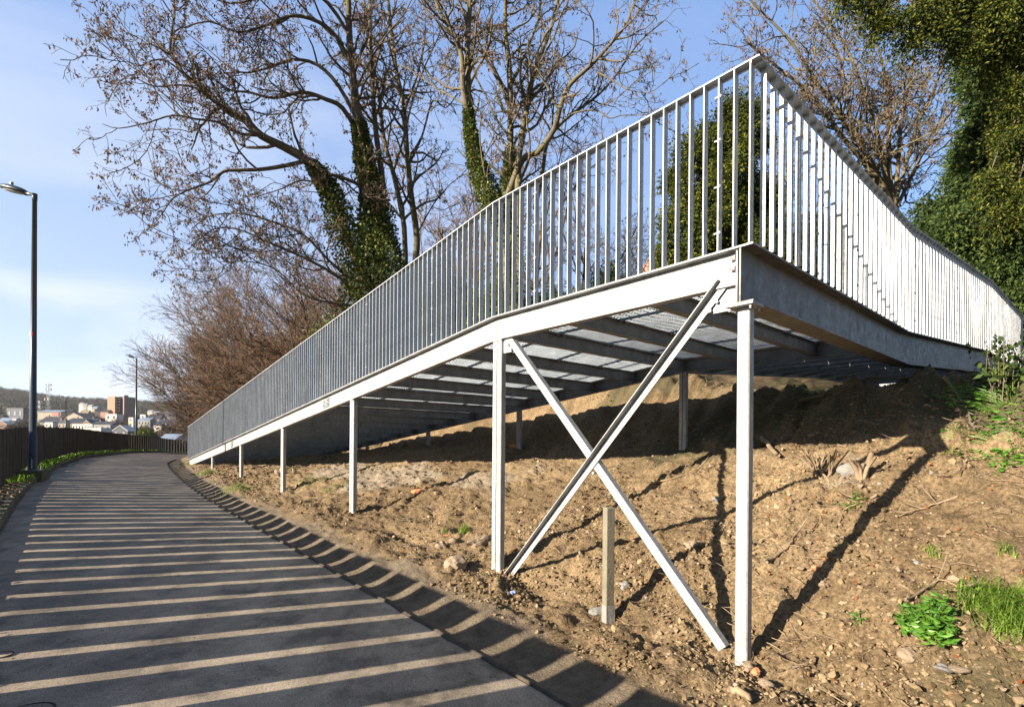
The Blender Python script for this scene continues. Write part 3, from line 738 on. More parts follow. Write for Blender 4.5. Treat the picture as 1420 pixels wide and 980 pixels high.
# ------------------------------------------------------------------ trees
def unit(v): return v/(np.linalg.norm(v)+1e-9)
class Tree:
    def __init__(s, seed): s.rng = np.random.default_rng(seed); s.b = MB(); s.tips = []; s.count = 0
    def path(s, p, d, L, r0, r1, n, wig, trop):
        pts = [p]; step = L/n
        for i in range(n):
            d = unit(d+s.rng.normal(0, wig, 3)+np.array([0, 0, trop])); pts.append(pts[-1]+d*step)
        return np.array(pts), np.linspace(r0, r1, n+1)
    def sprout(s, pts, rr, lvl, cfg, a0=.15):
        """children along a limb"""
        c = cfg[lvl]; n = len(pts)-1
        seg = np.linalg.norm(np.diff(pts, axis=0), axis=1); cum = np.concatenate([[0], np.cumsum(seg)]); Ltot = cum[-1]
        k = max(1, int(Ltot*c['dens'])) if 'dens' in c else c['n']
        us = np.sort(s.rng.uniform(a0, 1, k)); az = s.rng.uniform(0, 6.28)
        for u in us:
            x = u*Ltot; i = min(n-1, np.searchsorted(cum, x)-1); i = max(i, 0); w = (x-cum[i])/(seg[i]+1e-9)
            p = pts[i]*(1-w)+pts[i+1]*w; r = rr[i]*(1-w)+rr[i+1]*w; d = unit(pts[i+1]-pts[i])
            az += 2.4+s.rng.normal(0, .5)
            e1 = unit(np.cross(d, [0.13, .05, 1])); e2 = np.cross(d, e1)
            ang = rad(c['ang'])*s.rng.uniform(.7, 1.25)
            nd = unit(d*math.cos(ang)+(e1*math.cos(az)+e2*math.sin(az))*math.sin(ang)+np.array(c.get('bias', (0, 0, 0))))
            L = c['L']*s.rng.uniform(.55, 1.25)*(1-.45*u) if c.get('taper', 1) else c['L']*s.rng.uniform(.6, 1.2)
            r0 = min(r*.62, c['r']); r1 = max(r0*.35, c.get('rmin', .004))
            q, qr = s.path(p, nd, L, max(r0, r1), r1, c['seg'], c['wig'], c['trop'])
            s.b.tube(q, qr, c['k'], False); s.count += 1
            if lvl+1 < len(cfg): s.sprout(q, qr, lvl+1, cfg, .2)
            else: s.tips.append(q)
            if c.get('tip'): s.tips.append(q)
    def limb(s, pix, r0, r1, cfg, lvl=0, a0=.3, k=8, jit=.0, sub=3):
        P = np.array([at(x, y, D) for x, y, D in pix]); 
        if len(P) > 2: P = cr_spline(P, sub)
        P = P+s.rng.normal(0, jit, P.shape)
        rr = np.linspace(r0, r1, len(P))*.78; s.b.tube(P, rr, k, False)
        if cfg: s.sprout(P, rr, lvl, cfg, a0)
        return P, rr
def cr_spline(P, k):
    o = []
    for i in range(len(P)-1):
        p0 = P[max(i-1, 0)]; p1 = P[i]; p2 = P[i+1]; p3 = P[min(i+2, len(P)-1)]
        for j in range(k):
            u = j/k; o.append(.5*((2*p1)+(-p0+p2)*u+(2*p0-5*p1+4*p2-p3)*u*u+(-p0+3*p1-3*p2+p3)*u**3))
    o.append(P[-1]); return np.array(o)
def cards(rng, C, size, droop=.0, aspect=.5, dirs=None, jit=1.0, fold=True):
    """leaf-shaped kites centred at C (n,3)"""
    n = len(C); d = rng.normal(0, 1, (n, 3))*jit
    if dirs is not None: d = d+dirs
    d[:, 2] -= droop; d /= np.linalg.norm(d, axis=1)[:, None]+1e-9
    o = rng.normal(0, 1, (n, 3)); o -= (o*d).sum(1)[:, None]*d; o /= np.linalg.norm(o, axis=1)[:, None]+1e-9
    L = size*rng.uniform(.6, 1.35, n)[:, None]; w = L*aspect*.5
    return np.stack([C, C+d*L*.45+o*w, C+d*L, C+d*L*.45-o*w], 1)
def seeds(tree, rng, per, size, prob=1.0, spread=.12):
    Cs = []
    for q in tree.tips:
        if rng.random() > prob: continue
        k = rng.integers(1, per+1); i = rng.integers(max(0, len(q)-3), len(q), k)
        c = q[i]; Cs.append(c[:, None, :]+rng.normal(0, spread*.35, (k, 4, 3)))
    C = np.concatenate([c.reshape(-1, 3) for c in Cs]); b = MB(); b.quads(cards(rng, C, size, 1.6, .42)); return b
def ivy(rng, P, rr, n, size, thick):
    cum = np.linspace(0, len(P)-1.001, n); i = cum.astype(int); w = (cum-i)[:, None]; c = P[i]*(1-w)+P[i+1]*w
    r = np.interp(cum, np.arange(len(P)), rr); th = np.interp(cum/(len(P)-1), np.linspace(0, 1, len(thick)), thick)
    d = rng.normal(0, 1, (n, 3)); d /= np.linalg.norm(d, axis=1)[:, None]
    lump = 1+.9*fbm(c[:, 2]*1.0+d[:, 0]*1.3, c[:, 0]+d[:, 1]*1.3, 1.3, 3)
    C = c+d*(r+th*lump*rng.uniform(.55, 1, n)**.5)[:, None]
    return cards(rng, C, size, .5, .8, dirs=d*1.2)
SUBC = dict(seg=4, k=3)
def cfgs(scale=1, dens=(1.5, 2.6, 4.2), L=(3.0, 1.25, .5), ang=(55, 50, 48), trop=(.06, .02, 0), bias=(0, 0, 0), rmin=.0055, r=(.06, .022, .010)):
    return [dict(dens=dens[0], L=L[0]*scale, ang=ang[0], seg=7, wig=.20, trop=trop[0], r=r[0], rmin=.012, k=5, bias=bias),
            dict(dens=dens[1], L=L[1]*scale, ang=ang[1], seg=5, wig=.22, trop=trop[1], r=r[1], rmin=.008, k=4),
            dict(dens=dens[2], L=L[2]*scale, ang=ang[2], seg=3, wig=.20, trop=trop[2], r=r[2], rmin=rmin, k=3)]
def tree_root(name, x, y, D, label, cat='tree', group=None):
    P = at(x, y, D); s, t = st(P); z = float(G(np.array([s]), np.array([t]), True)[0])
    return root(name, (P[0], P[1], z), label, cat, group), z
def base_pt(x, D, dz=-.3):
    P = at(x, 500, D); s, t = st(P); z = float(G(np.array([s]), np.array([t]), True)[0])+dz-.3
    y = 613-(z-EYE)/D*F; return (x+ (613-y)*-.0, y, D)
def big_left_tree():
    T = Tree(3); r, z = tree_root('bare_tree', 528, 450, 19, 'large bare tree with thick ivy on its trunk, limbs reaching far left over the path')
    c = cfgs(1, (2.0, 3.5, 5.2), (2.7, 1.2, .55), bias=(-.25, -.1, .05), rmin=.006)
    cs = cfgs(.85, (1.4, 2.8, 4.4), (2.4, 1.1, .45))
    b0 = base_pt(528, 19)
    tr, rt = T.limb([b0, (528, 430, 19), (526, 360, 19), (521, 300, 19), (508, 235, 19), (500, 190, 19), (492, 130, 18.8), (485, 60, 18.8), (483, 0, 18.7), (478, -80, 18.6)], .36, .10, cs, a0=.5, k=12)
    T.limb([(527, 340, 19), (531, 260, 19.2), (522, 190, 19.5), (516, 110, 19.8), (513, 20, 20), (516, -70, 20)], .17, .07, cs, a0=.4)
    lf, rl = T.limb([(522, 420, 19), (500, 372, 18.8), (478, 320, 18.5), (462, 275, 18.2), (443, 243, 18), (425, 222, 17.8), (392, 203, 17.5), (362, 188, 17.2), (342, 168, 17), (322, 155, 16.9), (300, 140, 16.8), (280, 120, 16.7), (258, 106, 16.5), (244, 86, 16.5), (236, 64, 16.4), (242, 20, 16.3), (240, -20, 16.3)], .26, .03, c, a0=.42, k=10)
    T.limb([(425, 223, 17.8), (395, 230, 17.4), (362, 235, 17.2), (332, 236, 17), (310, 238, 16.8), (292, 252, 16.6), (265, 262, 16.4), (240, 275, 16.2), (224, 298, 16)], .10, .02, c, a0=.3)
    T.limb([(440, 240, 18), (470, 245, 18.4), (500, 258, 18.8), (512, 275, 19)], .07, .09, c, a0=.1)
    T.limb([(362, 188, 17.2), (335, 186, 16.8), (318, 178, 16.5), (300, 169, 16.2), (270, 165, 16), (240, 160, 15.8), (205, 170, 15.6), (165, 178, 15.5), (142, 172, 15.4)], .07, .012, c, a0=.2)
    T.limb([(300, 140, 16.8), (270, 122, 16.6), (245, 118, 16.2), (215, 120, 16), (188, 108, 15.8), (160, 92, 15.6)], .05, .012, c, a0=.2)
    T.limb([(258, 106, 16.5), (232, 85, 16.2), (212, 84, 16), (190, 92, 15.9), (168, 80, 15.8), (150, 88, 15.7)], .04, .012, c, a0=.1)
    T.limb([(500, 190, 19), (475, 150, 18.6), (452, 138, 18.2), (420, 128, 18), (380, 136, 17.7), (345, 128, 17.4), (315, 124, 17.2), (285, 98, 17)], .12, .02, c, a0=.15)
    T.limb([(497, 170, 19), (470, 120, 18.6), (440, 90, 18.2), (405, 83, 18), (370, 95, 17.8), (330, 100, 17.5), (290, 70, 17.3)], .10, .02, c, a0=.15)
    T.limb([(488, 90, 18.8), (465, 50, 18.4), (440, 30, 18), (405, 22, 17.7), (370, 35, 17.4), (330, 45, 17.1), (290, 30, 16.9), (250, 40, 16.7)], .10, .02, c, a0=.1)
    T.limb([(485, 50, 18.8), (455, 5, 18.2), (420, -15, 17.8), (370, -5, 17.5), (320, 5, 17.3), (280, -10, 17)], .09, .02, c, a0=.1)
    T.limb([(515, 330, 19), (480, 300, 18.5), (452, 262, 18.2), (420, 250, 18), (390, 262, 17.7), (350, 275, 17.5)], .07, .015, c, a0=.3)
    T.limb([(520, 420, 19), (485, 395, 18.4), (450, 372, 18), (410, 352, 17.6), (370, 335, 17.2), (330, 318, 17), (295, 318, 16.8), (262, 345, 16.6)], .09, .015, c, a0=.2)
    T.limb([(500, 400, 18.8), (455, 360, 18.2), (420, 325, 17.8), (370, 305, 17.4), (330, 296, 17.2), (290, 300, 17), (265, 318, 16.8)], .07, .015, c, a0=.2)
    T.limb([(505, 425, 18.8), (460, 420, 18.3), (420, 408, 18), (380, 372, 17.8), (330, 362, 17.5), (300, 375, 17.3)], .06, .012, c, a0=.2)
    T.limb([(516, 110, 19.8), (530, 60, 20), (548, 10, 20.2), (560, -50, 20.3)], .07, .02, cs, a0=.1)
    T.limb([(492, 130, 18.8), (510, 90, 18.4), (535, 50, 18), (560, 20, 17.8), (580, -20, 17.6)], .06, .015, cs, a0=.1)
    T.b.build('trunk', M['bark_dark'], r, True)
    rng = np.random.default_rng(5)
    seeds(T, rng, 4, .095, .8).build('seed_bunches', M['seed'], r)
    b = MB(); b.quads(ivy(rng, tr[:17], rt[:17], 24000, .10, [1.7, 1.35, .85, .48, .26, .15, .08])); b.quads(ivy(rng, lf[1:15], rl[1:15], 7500, .09, [.7, .55, .36, .26, .18, .03]))
    b.build('ivy', M['ivy'], r)
big_left_tree()
def twin_tree():
    T = Tree(8); r, z = tree_root('bare_tree', 572, 400, 21, 'slim bare tree with two close upright stems, standing just right of the large ivy tree')
    c = cfgs(.9, (1.6, 2.7, 4.2), (2.8, 1.2, .5))
    T.limb([base_pt(577, 21), (576, 380, 21), (578, 330, 21), (570, 270, 21), (564, 210, 21), (560, 150, 21.2), (548, 90, 21.3), (540, 20, 21.5), (532, -60, 21.6)], .20, .08, c, a0=.45, k=9)
    T.limb([base_pt(564, 20.5), (562, 350, 20.5), (556, 290, 20.5), (545, 240, 20.5), (532, 190, 20.4), (525, 130, 20.3), (512, 60, 20.2), (500, -40, 20)], .15, .06, c, a0=.45, k=8)
    T.limb([(566, 230, 21), (585, 190, 21.3), (600, 140, 21.5), (618, 150, 21.8), (635, 130, 22)], .07, .02, c, a0=.2)
    T.limb([(562, 150, 21.2), (580, 100, 21), (590, 40, 21), (585, -30, 21)], .07, .03, c, a0=.2)
    T.limb([(545, 240, 20.5), (560, 190, 20), (572, 140, 19.6), (590, 90, 19.3), (612, 40, 19), (625, -20, 18.8)], .06, .02, c, a0=.15)
    T.limb([(532, 190, 20.4), (512, 150, 20.6), (495, 100, 20.8), (470, 60, 21)], .05, .015, c, a0=.15)
    T.limb([(576, 330, 21), (600, 285, 21), (625, 255, 21), (648, 240, 21)], .045, .012, c, a0=.15)
    T.b.build('trunk', M['bark'], r, True); seeds(T, np.random.default_rng(9), 3, .10, .6).build('seed_bunches', M['seed'], r)
twin_tree()
def leaning_tree():
    T = Tree(13); r, z = tree_root('bare_tree', 700, 330, 17.5, 'bare tree leaning left with a trunk wrapped in ivy, forking high above the ramp')
    c = cfgs(.95, (1.6, 2.8, 4.2), (2.8, 1.2, .5))
    tr, rt = T.limb([base_pt(712, 17.5), (700, 325, 17.5), (684, 285, 17.4), (668, 245, 17.3), (656, 205, 17.2), (650, 165, 17.2), (649, 120, 17.2), (648, 60, 17.3), (652, 0, 17.4), (655, -70, 17.5)], .21, .10, c, a0=.55, k=10)
    T.limb([(650, 165, 17.2), (642, 120, 17), (640, 78, 16.9), (628, 45, 16.8), (612, 20, 16.7), (590, -30, 16.6)], .13, .06, c, a0=.3)
    T.limb([(646, 145, 17.2), (622, 132, 17.6), (595, 115, 18), (565, 95, 18.2), (545, 88, 18.4)], .05, .015, c, a0=.2)
    T.limb([(690, 300, 17.5), (672, 240, 17), (665, 180, 16.6), (672, 150, 16.4)], .05, .015, c, a0=.3)
    T.b.build('trunk', M['bark'], r, True)
    rng = np.random.default_rng(6); b = MB(); b.quads(ivy(rng, tr[:18], rt[:18], 12000, .075, [.35, .28, .20, .12, .02])); b.build('ivy', M['ivy'], r)
    seeds(T, rng, 3, .10, .6).build('seed_bunches', M['seed'], r)
leaning_tree()
def middle_tree():
    T = Tree(21); r, z = tree_root('bare_tree', 706, 300, 19, 'broad bare tree behind the middle of the ramp, mossy limbs spreading right')
    c = cfgs(1.05, (1.6, 2.8, 4.3), (2.8, 1.2, .5), bias=(.1, 0, .05))
    tr, rt = T.limb([base_pt(712, 19), (708, 290, 19), (707, 230, 19), (708, 160, 19.2), (706, 90, 19.3), (700, 30, 19.4), (705, -60, 19.5)], .22, .08, c, a0=.45, k=10)
    T.limb([base_pt(722, 18.6), (718, 270, 18.6), (722, 200, 18.6), (731, 150, 18.6), (742, 95, 18.6), (762, 45, 18.5), (775, -10, 18.5), (780, -60, 18.5)], .17, .05, c, a0=.45, k=9)
    T.limb([(703, 275, 18.8), (724, 222, 18.4), (745, 212, 18), (768, 180, 17.8), (778, 145, 17.6), (790, 118, 17.4), (820, 90, 17.2), (846, 62, 17), (870, 30, 16.9), (886, -20, 16.8)], .16, .04, c, a0=.3, k=8)
    T.limb([(742, 290, 20), (752, 240, 20), (760, 195, 20), (785, 165, 20), (822, 138, 19.8), (850, 110, 19.6), (885, 60, 19.5), (920, 30, 19.4)], .11, .03, c, a0=.3)
    T.limb([(770, 178, 17.8), (790, 160, 17.6), (805, 155, 17.4), (828, 153, 17.3), (845, 164, 17.2), (862, 160, 17.1), (882, 160, 17), (915, 158, 16.9)], .045, .012, c, a0=.3)
    T.limb([(828, 100, 17.2), (850, 112, 17), (872, 125, 16.8), (905, 130, 16.6)], .04, .012, c, a0=.2)
    T.limb([(707, 150, 19.2), (690, 110, 19), (668, 70, 18.7), (660, 35, 18.5), (672, -20, 18.4)], .09, .03, c, a0=.3)
    T.limb([(707, 190, 19.1), (688, 165, 19), (672, 130, 19.4), (655, 90, 19.6), (662, 20, 19.8)], .06, .03, c, a0=.3)
    T.limb([(708, 120, 19.2), (730, 70, 19), (748, 20, 19), (752, -40, 19)], .08, .03, c, a0=.2)
    T.b.build('trunk', M['bark'], r, True)
    rng = np.random.default_rng(7); b = MB(); b.quads(ivy(rng, tr[:8], rt[:8], 7000, .08, [.7, .4, .16, .02])); b.build('ivy', M['ivy'], r)
    seeds(T, rng, 3, .10, .6).build('seed_bunches', M['seed'], r)
middle_tree()
def right_tree():
    T = Tree(34); r, z = tree_root('bare_tree', 1240, 320, 21, 'pale-barked bare tree fanning out above the sunlit railing at the right')
    c = cfgs(1.0, (2.6, 4.0, 4.8), (2.6, 1.15, .5), bias=(-.1, -.05, 0))
    b0 = base_pt(1240, 21)
    T.limb([b0, (1238, 330, 21), (1236, 285, 21)], .34, .24, None, k=10)
    fans = [[(1236, 290, 21), (1218, 255, 20.8), (1196, 222, 20.6), (1168, 190, 20.3), (1140, 150, 20), (1110, 118, 19.7), (1080, 95, 19.4), (1052, 72, 19.2), (1032, 55, 19)],
            [(1236, 285, 21), (1216, 240, 20.6), (1200, 212, 20.3), (1165, 160, 20), (1130, 110, 19.6), (1098, 60, 19.2), (1060, 20, 19), (1030, -10, 18.8)],
            [(1236, 285, 21), (1224, 225, 21), (1215, 180, 21), (1196, 125, 21), (1178, 75, 21), (1150, 30, 20.8), (1120, -10, 20.6)],
            [(1238, 285, 21), (1232, 220, 21.2), (1234, 160, 21.4), (1226, 100, 21.5), (1214, 50, 21.6), (1200, -20, 21.7)],
            [(1240, 285, 21), (1246, 225, 21.2), (1250, 170, 21.4), (1262, 110, 21.5), (1272, 50, 21.6), (1276, -20, 21.6)],
            [(1240, 285, 21), (1256, 230, 21), (1270, 180, 20.8), (1292, 130, 20.6), (1312, 80, 20.4), (1330, 20, 20.2)],
            [(1242, 290, 21), (1264, 245, 21.4), (1284, 205, 21.8), (1312, 165, 22), (1340, 130, 22)],
            [(1216, 245, 20.6), (1180, 235, 20.2), (1150, 205, 19.9), (1115, 190, 19.6), (1085, 160, 19.4), (1060, 135, 19.2)],
            [(1200, 212, 20.3), (1182, 170, 20), (1172, 120, 19.8), (1160, 70, 19.6), (1130, 30, 19.4)]]
    for i, f in enumerate(fans): T.limb(f, .15-.008*i, .03, c, a0=.15, k=8)
    T.b.build('trunk', M['bark_pale'], r, True)
    seeds(T, np.random.default_rng(17), 2, .10, .7).build('seed_bunches', M['seed'], r)
right_tree()
# generic bare trees further back
def generic_bare(T, p, H, spread, nl, cfg, r0, lean=(0, 0, 0)):
    q, qr = T.path(p, unit(np.array([0, 0, 1.])+np.array(lean)), H*.62, r0, r0*.45, 8, .05, .05); T.b.tube(q, qr, 7, False)
    T.sprout(q, qr, 0, cfg, .22)
    for k in range(nl):
        a = k*2.4+T.rng.normal(0, .3); i = T.rng.integers(2, 8)
        d = unit(np.array([math.cos(a)*spread, math.sin(a)*spread, 1])+np.array(lean))
        l, lr = T.path(q[i], d, H*.5*T.rng.uniform(.8, 1.15), qr[i]*.7, .02, 7, .12, .05); T.b.tube(l, lr, 5, False)
        T.sprout(l, lr, 0, cfg, .15)
def back_trees():
    lab = ['small reddish bare tree behind the slim two-stemmed tree', 'small reddish bare tree between the leaning ivy tree and the slim one', 'low bushy bare tree behind the broad middle tree, seen through the railing', 'low bare tree right of the broad middle tree, seen through the railing',
           'twiggy bare tree in the gap left of the dark yew', 'bare tree with crossing twigs behind the corner of the railing', 'slender bare tree far back, just left of the house gable']
    spec = [(615, 28, 16, 1), (655, 32, 20, 2), (745, 27, 14.5, 3), (800, 27, 12, 4), (905, 30, 9, 5), (1065, 24, 10.0, 6), (855, 36, 11, 7)]
    for (x, D, H, sd), l in zip(spec, lab):
        T = Tree(100+sd); r, z = tree_root('bare_tree', x, 400, D, l, 'tree', 'smaller bare trees behind the ramp')
        c = cfgs(.95, (2.2, 3.2, 3.6), (2.2, 1.1, .55), rmin=.009, r=(.05, .02, .012))
        P = at(x, 400, D); generic_bare(T, np.array([P[0], P[1], z-.2]), H, .75, 7, c, .13)
        T.b.build('trunk', M['twig_brown'] if sd in (1, 2, 3) else M['bark'], r, True)
        seeds(T, np.random.default_rng(sd), 2, .08, .4).build('seed_bunches', M['seed'], r)
back_trees()
def beech_mass():
    lab = ['wide russet thicket tree with fine upswept twigs at the left end of the ramp', 'russet thicket tree leaning left in front of the hill woods', 'dense russet tree rising behind the lower ramp railing', 'dark twiggy tree below the large ivy tree', 'russet thicket tree tucked behind the lowest ramp railing']
    spec = [(365, 38, 12, 1), (322, 44, 10.5, 2), (420, 33, 11.0, 3), (475, 26, 8.5, 4), (385, 30, 7.0, 5)]
    for (x, D, H, sd), l in zip(spec, lab):
        T = Tree(200+sd); r, z = tree_root('thicket_tree', x, 560, D, l, 'tree', 'russet thicket trees beside the lower ramp')
        z = min(z, 1.6)
        c = [dict(dens=4.2, L=3.8, ang=48, seg=6, wig=.10, trop=.05, r=.03, rmin=.012, k=4, bias=(-.36, -.1, .1)), dict(dens=4.2, L=1.5, ang=38, seg=4, wig=.12, trop=.03, r=.014, rmin=.009, k=3, bias=(-.2, 0, 0)), dict(dens=4.2, L=.75, ang=36, seg=3, wig=.12, trop=.02, r=.009, rmin=.0065, k=3)]
        P = at(x, 560, D)
        q0 = np.array([P[0], P[1], z-.3]); r.location.z = z; WORLD[r.name] = (P[0], P[1], z)
        for k in range(9):
            a = k*2.4; d = unit(np.array([math.cos(a)*.55-.16, math.sin(a)*.5, 1]))
            l_, lr = T.path(q0+np.array([math.cos(a)*.4, math.sin(a)*.4, 0]), d, H*T.rng.uniform(.7, 1.05), .10, .02, 8, .07, .03); T.b.tube(l_, lr, 6, False)
            T.sprout(l_, lr, 0, c, .08)
        T.b.build('trunk', M['twig_brown'], r, True)
        rng = np.random.default_rng(sd); seeds(T, rng, 1, .07, .22).build('withered_leaves', M['rust'], r)
beech_mass()
def clump_leaves(rng, c, rx, ry, rz, n, size, droop, shell=.55, aspect=.35):
    d = rng.normal(0, 1, (n, 3)); d /= np.linalg.norm(d, axis=1)[:, None]
    lump = 1+.75*fbm(d[:, 0]*2+c[0]+d[:, 2]*1.7, d[:, 1]*2+c[1]-d[:, 2], 1.1, 3)
    R = (shell+(1-shell)*rng.random(n)**.6)*lump
    C = np.array(c)+d*R[:, None]*np.array([rx, ry, rz])
    return cards(rng, C, size, droop, aspect, dirs=d*.9)
def sprays(rng, c, rx, ry, rz, ns, L, size, droop, per=9, out=1.0):
    """drooping sprays: chains of needles/leaves on short arcs that stick out of the clump"""
    d = rng.normal(0, 1, (ns, 3)); d /= np.linalg.norm(d, axis=1)[:, None]
    lump = 1+.6*fbm(d[:, 0]*2+c[0]+d[:, 2], d[:, 1]*2+c[1]-d[:, 2], 1.3, 3)
    P0 = np.array(c)+d*(lump*rng.uniform(.55, 1.0, ns))[:, None]*np.array([rx, ry, rz])
    dd = d*out+rng.normal(0, .5, (ns, 3)); dd /= np.linalg.norm(dd, axis=1)[:, None]
    u = np.linspace(0, 1, per)[None, :, None]; Ls = L*rng.uniform(.5, 1.3, (ns, 1, 1))
    C = P0[:, None, :]+dd[:, None, :]*u*Ls+np.array([0, 0, -1])*droop*Ls*u*u
    C = C.reshape(-1, 3)+rng.normal(0, .03, (ns*per, 3))
    return cards(rng, C, size, .5, .42, dirs=np.repeat(dd, per, 0)*1.1)
def evergreen_big():
    rng = np.random.default_rng(77)
    r, z = tree_root('evergreen_tree', 1420, 500, 17.5, 'huge dark evergreen tree at the right edge, sunlit yellow-green on its left side')
    b = MB(); P = at(1440, 500, 18); trunk = np.array([[P[0], P[1], z-.3+i*2.2] for i in range(9)])+rng.normal(0, .08, (9, 3)); b.tube(trunk, np.linspace(.5, .15, 9), 10, False)
    cl = []  # x,y,D,rx,ry,rz
    for x, y, D, a, h in [(1325, 335, 17, 1.0, 1.0), (1335, 400, 16.5, 1.3, .9), (1300, 398, 17.5, .8, .6), (1375, 440, 16, 1.4, .9), (1350, 270, 17, 1.2, 1.1), (1362, 215, 17.3, .6, 1.0), (1380, 195, 16.6, 1.1, 1.3), (1395, 255, 16, 1.4, 1.4), (1400, 350, 15.6, 1.5, 1.3), (1430, 430, 15.4, 1.4, 1.2), (1345, 330, 16.2, 1.3, 1.1), (1405, 130, 16.2, 1.1, 1.4), (1372, 120, 17, .7, .9), (1420, 60, 16, 1.6, 1.6), (1400, 50, 16.6, .8, .9), (1440, 190, 15.4, 1.6, 1.6), (1450, 300, 15, 1.6, 1.6), (1395, 475, 15.8, .9, .6), (1360, 480, 17.5, 1.2, .6), (1430, 490, 15.6, 1, .7), (1290, 368, 18.5, .6, .6), (1390, -10, 16.6, 1.2, 1.2), (1410, -60, 16, 1.8, 1.5), (1335, 300, 17.6, .6, .7)]:
        cl.append((at(x, y, D), a, a, h))
    Q = []
    for c, rx, ry, rz in cl:
        v = rx*rz; Q.append(clump_leaves(rng, c, rx*.75, ry*.75, rz*.75, int(500*v), .16, .5, .2))
        for k in range(int(9*v)+5):
            d = rng.normal(0, 1, 3); d /= np.linalg.norm(d); cc = c+d*np.array([rx, ry, rz])*rng.uniform(.65, 1.0); a = rng.uniform(.22, .46)
            Q.append(sprays(rng, cc, a*1.15, a*1.15, a*.7, int(430*a), .42, .125, .9, 8)); Q.append(clump_leaves(rng, cc, a, a, a*.6, int(520*a), .12, .5, .3))
        l = np.array([np.array([P[0], P[1], c[2]-.9]), (np.array([P[0], P[1], c[2]])+c)/2+[0, 0, -.3], c]); b.tube(l, [.10, .06, .025], 5, False)
    b.build('trunk', M['bark_dark'], r, True)
    m = MB(); m.quads(np.concatenate(Q)); m.build('crown', M['ever'], r)
    # high yew boughs hanging over the top of the picture
    r, z = tree_root('yew_tree', 1330, 500, 13.5, 'yew bough mass hanging in from the top right, in front of the bare fan tree')
    P = at(1600, 300, 14); s_, t_ = st(P); z = float(G(np.array([s_]), np.array([t_]))[0]); r.location = (P[0], P[1], z); WORLD[r.name] = (P[0], P[1], z)
    b = MB(); top = at(1560, -260, 14); b.tube([(P[0], P[1], z-.3), (P[0], P[1], z+4), top], [.4, .33, .2], 10, False)
    Q = []
    for x, y, D, a, h, n in [(1168, -8, 13, .3, .12, 1), (1192, -4, 13, .3, .2, 1), (1222, 8, 13, .3, .22, 1), (1240, 34, 13, .22, .28, 1), (1262, 14, 13, .35, .3, 1), (1300, -6, 13, .5, .35, 1), (1262, 58, 13.1, .18, .2, 1), (1290, 38, 13.1, .25, .3, 1), (1330, -30, 13, .8, .5, 1), (1318, 40, 13.2, .3, .25, 1), (1345, 12, 13.2, .35, .4, 1), (1215, 30, 13, .16, .18, 1), (1340, 60, 13.2, .25, .3, 1), (1390, 60, 13.6, .8, .9, .7), (1380, 10, 13, .8, .8, 1), (1415, 120, 13.6, .7, .8, .8), (1400, 190, 13.8, .55, .7, .7), (1385, 300, 14, .45, .6, .6), (1370, 250, 14, .4, .6, .6), (1408, 270, 13.8, .5, .6, .6), (1400, -50, 13, 1.2, .8, 1), (1440, 20, 13, 1, 1.2, 1), (1230, -40, 13, 1, .4, 1)]:
        c = at(x, y, D)
        for k in range(int(14*a*h*n)+2):
            d = rng.normal(0, 1, 3); d /= np.linalg.norm(d); cc = c+d*np.array([a, a, h])*rng.uniform(.2, .95); q = rng.uniform(.10, .22)
            Q.append(sprays(rng, cc, q, q, q*.8, int(300*q)+14, .34, .085, 1.3, 9)); Q.append(clump_leaves(rng, cc, q, q, q, int(200*q), .09, .9, .3))
        b.tube(np.array([top, (top+c)/2+[0, 0, .3], c]), [.08, .05, .015], 5, False)
    b.build('trunk', M['bark_dark'], r, True); m = MB(); m.quads(np.concatenate(Q)); m.build('crown', M['yew'], r)
evergreen_big()
def yew_behind():
    rng = np.random.default_rng(31)
    r, z = tree_root('yew_tree', 985, 400, 17, 'dark upright yew standing behind the corner of the railing')
    P = at(990, 400, 17.4); b = MB(); b.tube([(P[0]+.05*i, P[1], z-.3+i) for i in range(8)], np.linspace(.22, .05, 8), 8, False); b.build('trunk', M['bark_dark'], r, True)
    Q = []
    for x, y, D, a, h in [(960, 385, 17, 1.0, .9), (1010, 380, 17, 1.0, .9), (985, 320, 17, 1.15, 1.0), (940, 330, 17, .75, 1.0), (1035, 330, 17, .9, 1.0), (975, 260, 17, .9, 1.0), (1020, 255, 17, .9, 1.0), (1005, 200, 17, .8, .9), (1040, 190, 17.2, .6, .9), (1020, 160, 17.1, .4, .6), (940, 260, 17, .45, .7), (965, 215, 17, .5, .6), (925, 375, 17, .5, .6), (1060, 390, 17.2, .9, .9), (1048, 270, 17.4, .6, .8)]:
        c = at(x, y, D); v = a*h
        Q.append(clump_leaves(rng, c, a*.7, a*.7, h*.7, int(700*v), .12, .1, .3))
        for k in range(int(13*v)+4):
            d = rng.normal(0, 1, 3); d /= np.linalg.norm(d); cc = c+d*np.array([a, a, h])*rng.uniform(.6, 1); q = rng.uniform(.15, .3)
            Q.append(sprays(rng, cc, q*.8, q*.8, q, int(420*q), .35, .10, -.1, 8, .9)); Q.append(clump_leaves(rng, cc, q*.8, q*.8, q, int(500*q), .10, .1, .3))
    m = MB(); m.quads(np.concatenate(Q)); m.build('crown', M['yew'], r)
yew_behind()
